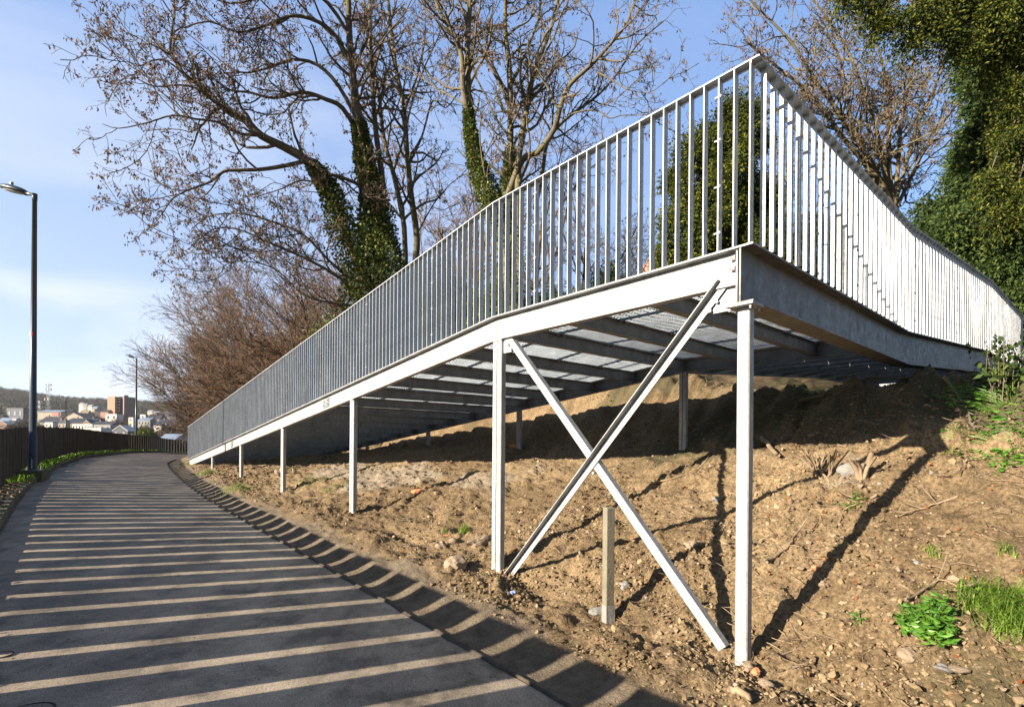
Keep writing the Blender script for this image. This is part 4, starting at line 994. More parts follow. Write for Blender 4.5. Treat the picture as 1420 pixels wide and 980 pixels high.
def bushes():
    rng = np.random.default_rng(41)
    spec = [(1290, 345, 20, 1.3, .8, 'ever', 'rounded evergreen bush under the fanning bare tree'), (1195, 262, 23, 1.1, .9, 'ever', 'evergreen bush peeping over the sunlit railing'), (770, 418, 22, 1.6, .8, 'ivy', 'low leafy bush behind the landing railing'), (690, 425, 19, 1.3, 1.2, 'ivy', 'leafy bush at the foot of the leaning ivy tree'), (840, 385, 24, 1.2, .7, 'ever', 'small dark bush left of the house gable'), (1140, 330, 22, 1.6, 1.1, 'ever', 'dark bush seen between the white railing bars'),
            (620, 400, 22, 1.4, 1.0, 'ivy', 'leafy bush between the slim tree and the leaning tree'), (455, 470, 20, .9, 1.0, 'ivy', 'leafy bush under the lowest limbs of the large ivy tree'), (1060, 300, 24, 1.2, 1.5, 'ever', 'dark bush right behind the railing corner')]
    for x, y, D, a, h, mat, l in spec:
        c = at(x, y, D); s_, t_ = st(c); z = float(G(np.array([s_]), np.array([t_]))[0]); r = root('bush', (c[0], c[1], z), l, 'bush', 'bushes behind the ramp')
        b = MB()
        for k in range(5):
            q = c+rng.normal(0, a*.35, 3)*[1, 1, .4]; b.tube([(c[0], c[1], z-.2), (c[0]*.5+q[0]*.5, c[1]*.5+q[1]*.5, (z+q[2])/2), q], [.07, .05, .02], 5, False)
        b.build('stem', M['bark_dark'], r, True); v = a*h; hh = max(h, (c[2]+h-z)/2); cc = np.array([c[0], c[1], c[2]+h-hh])
        m = MB(); m.quads(sprays(rng, cc, a, a, hh, int(1100*a*hh), .35, .09, .3, 8)); m.quads(clump_leaves(rng, cc, a*.9, a*.9, hh*.9, int(2200*a*hh), .10, .2, .3)); m.build('foliage', M[mat], r)
bushes()
# ------------------------------------------------------------------ far woods and town
def fz(P): return float(far_z(np.array([P[0]]), np.array([P[1]]))[0]) if math.hypot(P[0], P[1]) > 170 else gz(*st(P))
M['woods'] = leafm('winter_woods', [(.055, .050, .044), (.085, .072, .062), (.105, .090, .070), (.06, .066, .040)], .1, .9, .1)
M['woods_green'] = leafm('evergreen_woods', [(.02, .04, .02), (.035, .06, .03)], .1, .9, .1)
M['slate'] = simple('dark_slate', (.022, .028, .042), .6, .25, .3); M['tile'] = simple('brown_tiles', (.17, .125, .095), .8, .2, .3); M['render_w'] = simple('white_render', (.50, .48, .45), .8, .08, .2)
M['brick'] = simple('red_brick', (.20, .105, .08), .85, .15, .4); M['brick_o'] = simple('orange_brick', (.32, .17, .12), .85, .1, .4); M['pane'] = simple('window_pane', (.05, .06, .075), .2, .1, .5)
M['greyw'] = simple('grey_cladding', (.22, .22, .215), .7, .12, .2); M['bluegrey'] = simple('blue_grey_sheet', (.17, .22, .30), .5, .1, .2); M['navy'] = simple('navy_cladding', (.025, .035, .06), .6, .2, .2)
M['beige'] = simple('beige_render', (.30, .265, .215), .8, .1, .2); M['yellow'] = simple('yellow_panel', (.65, .48, .04), .6, .05); M['mast'] = simple('mast_steel', (.45, .46, .46), .5, .1); M['redroof'] = simple('red_cladding', (.42, .10, .08), .6, .1)
def woods():
    rng = np.random.default_rng(3); b = MB(); g = MB(); n = 0
    Q = []; Qg = []
    while n < 2400:
        r = rng.uniform(1080, 2700); th = rng.uniform(-.02, .335)   # around the view to the left
        az = rad(-52)+th*1.0
        X = r*math.sin(az); Y = r*math.cos(az)
        z = float(far_z(np.array([X]), np.array([Y]))[0]); n += 1
        if r < 1500 and vnoise(np.array([X/90.]), np.array([Y/90.]))[0] < .03: continue
        R = rng.uniform(6, 12); c = np.array([X, Y, z+R*.55])
        d = rng.normal(0, 1, (130, 3)); d /= np.linalg.norm(d, axis=1)[:, None]
        C = c+d*np.array([R*.75, R*.75, R*.8])*rng.uniform(.4, 1, (130, 1))
        q = cards(rng, C, R*.26, -.8, .35, dirs=d)
        (Qg if rng.random() < .07 else Q).append(q)
    b.quads(np.concatenate(Q)); tag(b.build('far_woods', M['woods']), kind='stuff')
    g.quads(np.concatenate(Qg)); tag(g.build('far_evergreens', M['woods_green']), kind='stuff')
woods()
def frame(x0, x1, D, yaw=0):
    a = at(x0, 600, D); c = at(x1, 600, D); P = (a+c)/2; ax = unit(np.array([c[0]-a[0], c[1]-a[1], 0.])); fw = np.array([-ax[1], ax[0], 0])
    if yaw: co, si = math.cos(yaw), math.sin(yaw); ax, fw = ax*co+fw*si, fw*co-ax*si
    return P, ax, fw, np.linalg.norm(c-a)
def house(x0, x1, yt, yb, D, label, wall='render_w', roof='slate', kind='gable', depth=None, yaw=0, ye=None, win=(0, 0), chim=0, name='house', wm=None, extra=None):
    P, ax, fw, w = frame(x0, x1, D, yaw); sc_ = D/F
    zt = at((x0+x1)/2, yt, D)[2]; zb = min(at((x0+x1)/2, yb, D)[2], fz(P))-1.5; dep = depth or w*.8
    hgt = zt-at((x0+x1)/2, yb, D)[2]
    ze = at((x0+x1)/2, ye, D)[2] if ye else zt-hgt*(.42 if kind != 'flat' else 0)
    g0 = fz(P); r = root(name, (P[0], P[1], min(g0, zb+1.5)), label, 'building' if name != 'house' else 'house', None)
    def pt(u, v, z): q = P+ax*u*w/2+fw*v*dep; return (q[0], q[1], z)
    b = MB()
    if kind == 'flat':
        b.hexa([pt(-1, 0, zb), pt(1, 0, zb), pt(1, 1, zb), pt(-1, 1, zb), pt(-1, 0, zt), pt(1, 0, zt), pt(1, 1, zt), pt(-1, 1, zt)])
        wl = b.build('wall', M[wall], r); b = MB(); e = .4*sc_
        b.hexa([pt(-1.01, -.01, zt+.02), pt(1.01, -.01, zt+.02), pt(1.01, 1.01, zt+.02), pt(-1.01, 1.01, zt+.02), pt(-1.01, -.01, zt+.5), pt(1.01, -.01, zt+.5), pt(1.01, 1.01, zt+.5), pt(-1.01, 1.01, zt+.5)])
        rf = b.build('roof', M[roof], r)
    elif kind == 'side':   # ridge across the view, slope faces us
        b.hexa([pt(-1, 0, zb), pt(1, 0, zb), pt(1, 1, zb), pt(-1, 1, zb), pt(-1, 0, ze), pt(1, 0, ze), pt(1, 1, ze), pt(-1, 1, ze)])
        b.add([pt(-1, 0, ze), pt(-1, 1, ze), pt(-1, .5, zt)], [[0, 1, 2]]); b.add([pt(1, 0, ze), pt(1, 1, ze), pt(1, .5, zt)], [[0, 1, 2]]); wl = b.build('wall', M[wall], r)
        b = MB(); o = .35
        b.hexa([pt(-1.02, -.04, ze), pt(1.02, -.04, ze), pt(1.02, .5, zt), pt(-1.02, .5, zt), pt(-1.02, -.04, ze+o), pt(1.02, -.04, ze+o), pt(1.02, .5, zt+o), pt(-1.02, .5, zt+o)])
        b.hexa([pt(-1.02, .5, zt), pt(1.02, .5, zt), pt(1.02, 1.04, ze), pt(-1.02, 1.04, ze), pt(-1.02, .5, zt+o), pt(1.02, .5, zt+o), pt(1.02, 1.04, ze+o), pt(-1.02, 1.04, ze+o)]); rf = b.build('roof', M[roof], r)
    else:                 # gable end faces us
        b.hexa([pt(-1, 0, zb), pt(1, 0, zb), pt(1, 1, zb), pt(-1, 1, zb), pt(-1, 0, ze), pt(1, 0, ze), pt(1, 1, ze), pt(-1, 1, ze)])
        b.add([pt(-1, 0, ze), pt(1, 0, ze), pt(0, 0, zt)], [[0, 1, 2]]); b.add([pt(-1, 1, ze), pt(1, 1, ze), pt(0, 1, zt)], [[0, 1, 2]]); wl = b.build('wall', M[wall], r)
        b = MB(); o = .35
        for sg in (-1, 1): b.hexa([pt(sg*1.06, -.03, ze-.1), pt(0, -.03, zt), pt(0, 1.03, zt), pt(sg*1.06, 1.03, ze-.1), pt(sg*1.06, -.03, ze-.1+o), pt(0, -.03, zt+o), pt(0, 1.03, zt+o), pt(sg*1.06, 1.03, ze-.1+o)])
        rf = b.build('roof', M[roof], r)
    nx, nz = win
    for i in range(nx):
        for j in range(nz):
            u = -1+2*(i+.5)/nx; lo = at(x0, yb, D)[2]; z = lo+(ze-lo)*(j+.5)/nz+.1; hw = .30/nx; hz = (ze-lo)/nz*.2; b = MB()
            b.hexa([pt(u-hw, -.012, z-hz), pt(u+hw, -.012, z-hz), pt(u+hw, .01, z-hz), pt(u-hw, .01, z-hz), pt(u-hw, -.012, z+hz), pt(u+hw, -.012, z+hz), pt(u+hw, .01, z+hz), pt(u-hw, .01, z+hz)]); b.build('window', M[wm or 'pane'], r)
    for i in range(chim):
        u = (-.6, .55, 0)[i]; b = MB(); zz = zt if kind != 'gable' else (zt+ze)/2; q0 = np.array(pt(u, .45, zz-1)); b.hexa([q0+ax*a+fw*c+up*z for z in (0, 2.6) for a, c in ((-.5, -.4), (.5, -.4), (.5, .4), (-.5, .4))]); b.build('chimney', M['brick'], rf)
    if extra: extra(r, pt, ze, zt, zb, w, P, ax, fw)
    return r
def sign_red(r, pt, ze, zt, zb, w, P, ax, fw):
    b = MB(); b.hexa([pt(.25, -.03, ze-4.2), pt(.85, -.03, ze-4.2), pt(.85, -.005, ze-4.2), pt(.25, -.005, ze-4.2), pt(.25, -.03, ze-.9), pt(.85, -.03, ze-.9), pt(.85, -.005, ze-.9), pt(.25, -.005, ze-.9)]); b.build('sign', M['redroof'], r)
def sign_yel(r, pt, ze, zt, zb, w, P, ax, fw):
    b = MB(); lo = ze-6.2; b.hexa([pt(-.5, -.03, lo), pt(.5, -.03, lo), pt(.5, -.005, lo), pt(-.5, -.005, lo), pt(-.5, -.03, lo+1.8), pt(.5, -.03, lo+1.8), pt(.5, -.005, lo+1.8), pt(-.5, -.005, lo+1.8)]); b.build('sign', M['yellow'], r)
house(9, 32, 566, 580, 700, 'dark navy flat-roofed block at the far left of the town', 'navy', 'navy', 'flat', win=(3, 1), wm='bluegrey')
house(31.5, 35.5, 567, 580, 702, 'narrow red brick end beside the dark navy block', 'brick', 'brick', 'flat')
house(-6, 17, 579, 592, 520, 'low building with a pale roof left of the first street lamp', 'greyw', 'bluegrey', 'side', ye=585)
house(-5, 9, 584, 594, 380, 'small red brick gable house with white roof edges at the photo edge', 'brick', 'render_w', 'gable', win=(1, 1))
house(9, 19, 583, 594, 400, 'small house with dark slate roof between the red gable and the white block', 'greyw', 'slate', 'side')
house(17, 22.5, 581, 594, 420, 'slim white block left of the first street lamp', 'render_w', 'greyw', 'flat', win=(1, 2))
house(52, 84, 568, 578, 650, 'long pale works building with blue-grey roof and a red sign', 'beige', 'bluegrey', 'side', ye=571, extra=sign_red)
house(55, 80, 577.5, 590, 460, 'long terrace with dark slate roof behind the first street lamp', 'beige', 'slate', 'side', ye=586, chim=2)
house(62, 73, 586, 594, 330, 'small white flat-roofed house just above the fence, by the first lamp', 'render_w', 'greyw', 'flat', win=(2, 1))
house(80, 90, 582, 594, 400, 'cream house with chimney just left of the far street lamp', 'beige', 'slate', 'side', chim=2, win=(2, 1))
house(88, 115, 572, 582, 640, 'broad hall with tan roof behind the small far street lamp', 'beige', 'tile', 'gable', ye=579)
house(109, 121, 568.5, 577, 760, 'house with tan roof uphill of the tan-roofed hall', 'beige', 'tile', 'side', ye=574)
house(88, 127, 579.5, 589, 480, 'long dark slate roof running behind the white row', 'tile', 'slate', 'side', ye=586, chim=2)
house(112, 126, 581, 590, 470, 'tan gable standing against the long dark slate roof', 'tile', 'slate', 'gable', ye=588)
house(100, 128, 588, 597, 360, 'long white row with a line of small dark windows above the fence', 'render_w', 'greyw', 'flat', win=(7, 1))
house(125, 154, 584, 592, 440, 'row of dark slate roofs right of the white row', 'brick', 'slate', 'side', ye=590, chim=3)
house(130, 153, 589.5, 598, 350, 'low grey modern house with a wide dark window band', 'greyw', 'greyw', 'flat', win=(3, 1))
house(117, 140, 594, 601, 300, 'white garage row directly above the fence', 'render_w', 'render_w', 'flat')
house(156, 177, 590, 603, 270, 'dark gable house with white roof edges just above the fence', 'navy', 'render_w', 'gable', ye=597.5, win=(2, 1), wm='beige')
house(146, 161.5, 574, 583, 650, 'white cube house below the red tower block', 'render_w', 'greyw', 'flat', win=(2, 1))
house(132, 141, 567, 574, 800, 'white gable with dark roof, uphill left of the red tower block', 'render_w', 'slate', 'side', yaw=.5)
house(139, 150, 568, 575, 780, 'orange-walled house with dark roof at the foot of the tower block', 'brick_o', 'slate', 'side', ye=571)
house(178, 184.5, 579, 592, 520, 'bright white house with a yellow panel left of the second street lamp', 'render_w', 'greyw', 'flat', win=(1, 2), extra=sign_yel)
house(191, 208, 579, 590, 540, 'wide pale grey building right of the second street lamp', 'greyw', 'bluegrey', 'side', ye=583, win=(4, 1))
house(194, 201.5, 575, 581, 640, 'small white flat-roofed house above the wide pale grey building', 'render_w', 'render_w', 'flat', win=(1, 1))
house(222, 244, 566.5, 579, 650, 'big dark navy barn on the slope near the brown thicket trees', 'navy', 'navy', 'gable', ye=572)
house(203, 222, 574, 585, 560, 'terrace of dark roofs left of and below the big navy barn', 'brick', 'slate', 'side', ye=581, chim=3, win=(5, 1), wm='beige')
house(216, 243, 581, 592, 500, 'terrace of dark roofs directly below the big navy barn', 'brick', 'slate', 'side', ye=587.5, chim=3, win=(6, 1), wm='beige')
house(213, 224, 587, 598, 360, 'white box house beside a blue gable, below the slate terraces', 'render_w', 'slate', 'side', ye=590, win=(1, 1))
house(224, 231, 587.5, 598, 362, 'blue-grey box house joined right of a white one', 'bluegrey', 'slate', 'flat')
house(244, 253, 587, 597, 380, 'small pink gable house beside the brown thicket trees', 'brick_o', 'slate', 'gable', ye=592)
house(243, 254, 573.5, 579, 700, 'low white strip building right of the navy barn', 'render_w', 'render_w', 'flat')
house(216, 240, 602.5, 616, 170, 'nearest building, with a pale blue sheet roof below the fence', 'greyw', 'bluegrey', 'side', ye=613, depth=10)
for k, (a, c, y, l) in enumerate([(109, 115, 558, 'pale house high on the hillside, leftmost of the hillside row'), (115, 120, 559.5, 'pale house high on the hillside, second from the left in the row'), (121, 127, 561, 'pale house on the hillside, third in the row'), (127, 134, 563.5, 'pale blue-roofed house on the hillside at the right end of the row'), (204, 211, 568.5, 'cream house on the slope right of the tower block'), (211, 220, 570, 'cream house with chimney between the tower block and the navy barn')]):
    house(a, c, y, y+5, 1050-40*k, l, 'beige' if k % 2 else 'render_w', 'bluegrey' if k % 2 else 'greyw', 'side', ye=y+2.2, win=(3, 1))
def tower():
    D = 800; P, ax, fw, w = frame(149, 188, D); zb = fz(P)-2; zt = at(168, 550, D)[2]; lo = at(168, 573, D)[2]
    r = root('tower_block', (P[0], P[1], zb+2), 'tall red brick apartment block standing above the town, right half plain, left half sunlit', 'building', None)
    k = w/39.
    def bx(x0, x1, v0, v1, z0, z1, nm, m, par=r):
        b = MB(); p = []
        for z in (z0, z1):
            for x, v in ((x0, v0), (x1, v0), (x1, v1), (x0, v1)): q = P+ax*(x-168.5)*k+fw*v; p.append((q[0], q[1], z))
        b.hexa(p); return b.build(nm, M[m], par)
    def wing(pts, z1, nm, m, par=r, z0=zb):
        b = MB(); q = [at(x, 560, d)[:2] for x, d in pts]; b.hexa([(*c, z0) for c in q]+[(*c, z1) for c in q]); return b.build(nm, M[m], par)
    wing([(149, 800), (159.4, 797), (163, 815), (152, 820)], zt+.4, 'wall', 'brick_o'); wing([(159.5, 799), (162, 798.5), (164, 815), (163, 815)], zt, 'wall', 'beige')
    c = wing([(162.1, 803), (172, 806), (175, 825), (164, 822)], zt, 'wall', 'navy'); wing([(172.1, 792), (188, 810), (183, 830), (169, 812)], zt-.3, 'wall', 'brick')
    for i in range(5):
        z = lo+3+i*4.7; wing([(163, 802.6), (166.5, 803.6), (166.5, 804.4), (163, 803.6)], z+2, 'window', 'render_w', c, z)
    wing([(172, 806), (178, 808), (178, 816), (172, 815)], zt+3.2, 'roof_house', 'navy', r, zt-.2); wing([(165, 808), (171, 809), (171, 816), (165, 816)], zt+1.5, 'roof_house', 'greyw', r, zt+.02)
    for i in range(6): z = lo+1+i*4; wing([(188.1, 809), (189.6, 811), (189.6, 815), (188.1, 813)], z+1.1, 'balcony', 'bluegrey', r, z)
tower()
def mast(x, yt, D, wd, label):
    P = at(x, 580, D); z0 = fz(P); zt = at(x, yt, D)[2]; r = root('lattice_mast', (P[0], P[1], z0), label, 'mast', 'telecom masts over the town')
    b = MB(); L = [(-1, -1), (1, -1), (1, 1), (-1, 1)]
    def q(i, z): u = (z-z0)/(zt-z0); h = wd*(1-.35*u)/2; return (P[0]+L[i % 4][0]*h, P[1]+L[i % 4][1]*h, z)
    for i in range(4): b.tube([q(i, z0-1), q(i, zt)], .24, 4)
    n = 9; zs = np.linspace(z0, zt, n+1)
    for j in range(n):
        for i in range(4): b.tube([q(i, zs[j]), q(i+1, zs[j+1])], .12, 3); b.tube([q(i, zs[j+1]), q(i+1, zs[j+1])], .12, 3)
    b.build('tower', M['mast'], r)
    for zz in (zt-1.2, zt-7.5, zt-21):
        b = MB()
        for i in range(4): c = np.array(q(i, zz)); b.box(c+np.array([L[i][0]*.9, L[i][1]*.9, 0]), (.8, .8, 3.0))
        b.build('antenna', M['render_w'], r)
mast(66.5, 532, 700, 3.4, 'tall pale lattice mast with antenna panels, standing right of the first street lamp')
mast(54.3, 556, 690, 2.6, 'shorter pale lattice mast half hidden by the first street lamp')
house(896, 917, 352, 392, 42, 'white gable house with russet roof edge, seen through the landing railing', 'render_w', 'brick_o', 'gable', depth=8, ye=385)
# trees and bushes among the houses: two prototypes copied
def town_trees():
    T = Tree(301); generic_bare(T, np.zeros(3), 11, .6, 6, cfgs(1.6, (.9, 1.3, 1.2), (2.4, 1.6, 1.0), rmin=.06, r=(.12, .09, .07)), .25); mb = T.b.mesh('trunk', M['twig_brown'])
    rng = np.random.default_rng(8); b = MB(); b.quads(clump_leaves(rng, (0, 0, 5), 4.2, 4.2, 4.4, 1500, .8, .1, .3, .6)); mc = b.mesh('crown', M['woods'])
    b = MB(); b.quads(clump_leaves(rng, (0, 0, 4), 3.8, 3.8, 4, 2600, .75, .1, .4, .6)); mg = b.mesh('crown', M['yew'])
    b = MB(); b.tube([(0, 0, -1), (0, 0, 4)], [.3, .15], 6); ms = b.mesh('trunk', M['bark_dark'])
    spec = [(26, 590, 300, 1, 0), (34, 582, 450, 1, 0), (31, 587, 430, 1, 1), (40, 586, 470, .8, 0), (104, 584, 560, .8, 0), (128, 576, 700, 1, 0), (134, 580, 620, 1.1, 0), (138, 578, 600, .9, 1), (126, 572, 820, 1, 0), (143, 586, 480, .8, 0), (163, 583, 560, 1.2, 0), (168, 586, 500, 1.1, 0), (172, 590, 430, 1.1, 0), (160, 588, 460, 1, 0), (176, 583, 560, 1, 0), (185, 596, 330, 1, 1), (196, 600, 245, 1.3, 1), (206, 601, 250, 1.25, 1), (214, 602, 255, .8, 1), (190, 604, 230, .8, 0), (222, 604, 260, .9, 0), (230, 602, 300, 1.2, 0), (238, 602, 300, 1.2, 0), (246, 604, 260, 1.1, 0), (252, 606, 230, 1.2, 0), (258, 604, 240, 1.2, 0), (263, 596, 260, 1.4, 1), (270, 596, 250, 1.4, 1), (250, 600, 320, 1.2, 0), (242, 594, 420, 1, 0), (150, 570, 900, 1, 0), (120, 566, 950, 1, 0), (103, 566, 950, 1, 0), (190, 573, 800, 1, 0), (200, 571, 850, 1, 0), (235, 609, 180, .7, 0), (205, 608, 190, .6, 0), (48, 575, 700, 1, 0), (72, 576, 680, .8, 0), (96, 570, 800, 1, 0), (168, 578, 700, 1, 0), (182, 577, 700, 1, 0)]
    for i, (x, y, D, sc_, ev) in enumerate(spec):
        P = at(x, y, D); z = fz(P); l = 'evergreen tree among the houses of the far town' if ev else 'bare brown tree among the houses of the far town'
        r = root('town_evergreen' if ev else 'town_tree', (P[0], P[1], z), l, 'tree', 'evergreens among the town houses' if ev else 'bare trees among the town houses')
        r.rotation_euler = (0, 0, i*1.7); r.scale = (sc_, sc_, sc_)
        for me in ((ms, mg) if ev else (mb, mc)):
            o = bpy.data.objects.new(me.name.split('.')[0], me); link(o); o.parent = r
    rng = np.random.default_rng(55)
    for i in range(190):
        D = rng.uniform(300, 1000); x = rng.uniform(-5, 262); P = at(x, 590, D); z = fz(P); r = root('town_tree', (P[0], P[1], z), 'bare brown tree among the houses of the far town', 'tree', 'bare trees among the town houses'); q = rng.uniform(.45, .85); r.scale = (q, q, q*rng.uniform(.8, 1.1)); r.rotation_euler = (0, 0, i*2.1)
        for me in (mb, mc): o = bpy.data.objects.new(me.name.split('.')[0], me); link(o); o.parent = r
town_trees()
# ------------------------------------------------------------------ things on the soil
def stone_mesh(name, seed, mat, sub=2, flat=.7, k=.35):
    bm = bmesh.new(); bmesh.ops.create_icosphere(bm, subdivisions=sub, radius=1); rng = np.random.default_rng(seed); off = rng.uniform(0, 50, 3)
    for v in bm.verts:
        c = np.array(v.co); n = 1+k*float(fbm(np.array([c[0]+off[0]+c[2]*.6]), np.array([c[1]+off[1]+c[2]*.8]), 1.3, 3)[0])*2
        n = min(max(n, .55), 1.2); c = c*n; c[2] *= flat; v.co = Vector(c)
    me = bpy.data.meshes.new(name); bm.to_mesh(me); bm.free(); me.materials.append(mat); return me
M['stone'] = simple('brown_stone', (.26, .20, .14), .9, .3, 9, bump=.6); M['stone_g'] = simple('grey_stone', (.20, .195, .185), .9, .2, 9, bump=.5); M['terra'] = simple('terracotta', (.48, .19, .09), .8, .15, 12)
protos = [stone_mesh('rock', i, M['stone'], 3) for i in range(5)]
def rock(x, y, size, label, mat=None, stretch=(1, 1, 1), rz=0, sink=.25, name='rock', cat='stone', grp=None, seed=0):
    s, t, z = on_ground(x, y); me = protos[seed % 5]
    if mat is not None: me = me.copy(); me.materials.clear(); me.materials.append(mat)
    o = link(bpy.data.objects.new(name, me)); o.location = W(s, t, z+size*.35*(1-sink)); o.scale = (size*stretch[0], size*stretch[1], size*stretch[2]); o.rotation_euler = (.2*math.sin(seed), .2*math.cos(seed*2), rz)
    return tag(o, label, cat, grp)
rock(668, 754, .115, 'long smooth brown stone left of the second post from the corner', stretch=(2.1, .85, .8), rz=.9, seed=1)
rock(633, 786, .10, 'squared brown stone below the long smooth one', stretch=(1.2, 1.1, 1.1), rz=.4, seed=2)
rock(613, 760, .075, 'rounded brown stone left of the long smooth one', seed=3)
rock(628, 752, .06, 'small angular stone touching the left end of the long smooth one', seed=4)
rock(618, 744, .05, 'flat terracotta piece above the rounded brown stones', M['terra'], (1.3, .7, .4), seed=1)
rock(578, 683, .07, 'terracotta brick chunk lying high on the bank left of the double post', M['terra'], (1.3, .8, .8), seed=2)
rock(713, 621, .085, 'pale orange brick chunk in the sun near the shadow edge, right of the double post', M['terra'], (1.2, .9, .9), seed=3)
rock(867, 815, .055, 'pale stone right of the concrete post', M['stone_g'], seed=1)
rock(829, 851, .05, 'pale flat stone left of the concrete post foot', M['stone_g'], (1.4, 1, .7), seed=2)
rock(1130, 790, .030, 'little orange brick cube right of the corner post', M['terra'], (1, 1, 1), seed=0)
rock(1142, 812, .035, 'small buff stone below the little orange brick cube', seed=3)
rock(1061, 953, .05, 'round brown stone at the bottom right of the corner post foot', seed=4)
rock(1038, 927, .036, 'small round stone against the corner post foot', seed=1)
rock(1048, 934, .03, 'small reddish stone against the corner post foot', M['terra'], seed=2)
rock(1312, 930, .045, 'flat buff stone at the lower right, left of a second flat one', M['stone_g'], (1.4, 1, .6), seed=3)
rock(1326, 936, .045, 'flat buff stone at the lower right, right of a similar one', M['stone'], (1.4, 1, .6), seed=4)
rock(1180, 660, .095, 'grey triangular slab stone leaning against the cut root stump', M['stone_g'], (1.1, .5, 1.0), rz=-.6, seed=2)
rock(993, 695, .05, 'pale stone on the bank left of the corner post', M['stone_g'], seed=0)
rock(960, 760, .085, 'big buff stone half buried between the brace and the corner post', seed=1, sink=.7)
rock(1260, 912, .05, 'half buried buff stone below the broad-leaved plant', seed=2)
rock(390, 658, .14, 'brown clod at the foot of the third small post', seed=3)
rock(530, 655, .09, 'small white litter-like stone on the pale gravel', M['white'], (1, .6, .4), seed=4) if 0 else None
# clods and gravel strewn over the soil: one uncountable mass
def gravel():
    rng = np.random.default_rng(19); base = []
    for i in range(8):
        me = stone_mesh('tmp', 40+i, M['stone'], 1, .8, 1.3); V = np.array([v.co[:] for v in me.vertices]); Fc = np.array([p.vertices[:] for p in me.polygons]); base.append((V, Fc)); bpy.data.meshes.remove(me)
    for mat, frac, nm in (('clod', .90, 'soil_clods'), ('stone', .045, 'gravel'), ('stone_g', .012, 'pale_gravel')):
        n = int(42000*frac); s = rng.uniform(.05, 15, n)**1; s = np.where(rng.random(n) < .62, rng.uniform(.2, 4.8, n), rng.uniform(4.5, 20, n)); tr = TR(s)
        t = tr+.42+rng.gamma(1.5, 1.35, n)*.9
        k = (t < 9.2)&(t > 0); s, t = s[k], t[k]; dn = fbm(s, t, 1.3, 3); k = rng.random(len(s)) < np.clip(.55+dn*2.2, .08, 1); s, t = s[k], t[k]
        z = G(s, t, True); x, y = s*D1[0]+t*D2[0], s*D1[1]+t*D2[1]; d = np.hypot(x, y)
        size = (rng.gamma(1.2, .0045, len(s))+.0045)*np.clip(.75+d*.06, 1, 1.7); size = np.minimum(size, .042)
        b = MB()
        for j in range(8):
            V, Fc = base[j]; k = np.arange(j, len(s), 8); m = len(k); q = V[None]*size[k][:, None, None]*rng.uniform(.6, 1.3, (m, 1, 3)); a = rng.uniform(0, 6.28, m)[:, None]; c_, s_ = np.cos(a), np.sin(a)
            q = np.stack([q[..., 0]*c_-q[..., 1]*s_, q[..., 0]*s_+q[..., 1]*c_, q[..., 2]], -1)+np.stack([x[k], y[k], z[k]+size[k]*.2], -1)[:, None, :]
            b.add(q.reshape(-1, 3), (Fc[None]+(np.arange(m)*len(V))[:, None, None]).reshape(-1, Fc.shape[1]))
        tag(b.build(nm, M[mat]), kind='stuff')
M['clod'] = leafm('soil_clod', [(.08, .056, .032), (.15, .108, .062), (.20, .148, .088), (.29, .22, .14)], .0, .95, .1)
gravel()
def foot_heaps():
    rng = np.random.default_rng(5); b = MB(); me = stone_mesh('tmp2', 91, M['stone'], 1, .8, 1.2); V = np.array([v.co[:] for v in me.vertices]); Fc = np.array([p.vertices[:] for p in me.polygons]); bpy.data.meshes.remove(me)
    for s0, t0 in ((S0+.09, T0+.035), (SB, T0+.045), (7.95, T0+.045), (11.5, T0+.045), (15, T0+.045), (1.79, T0+.04), (4.06, T0+.03), (2.3, 2.93)):
        for k in range(70):
            a = rng.uniform(0, 6.28); q = .07+rng.gamma(1.2, .07); s_, t_ = s0+q*math.cos(a), t0+q*math.sin(a); sz = rng.uniform(.006, .026); b.add(V*sz*rng.uniform(.6, 1.2, 3)+np.array(W(s_, t_, gz(s_, t_)+sz*.25)), Fc)
    tag(b.build('loose_soil', M['clod']), kind='stuff')
foot_heaps()
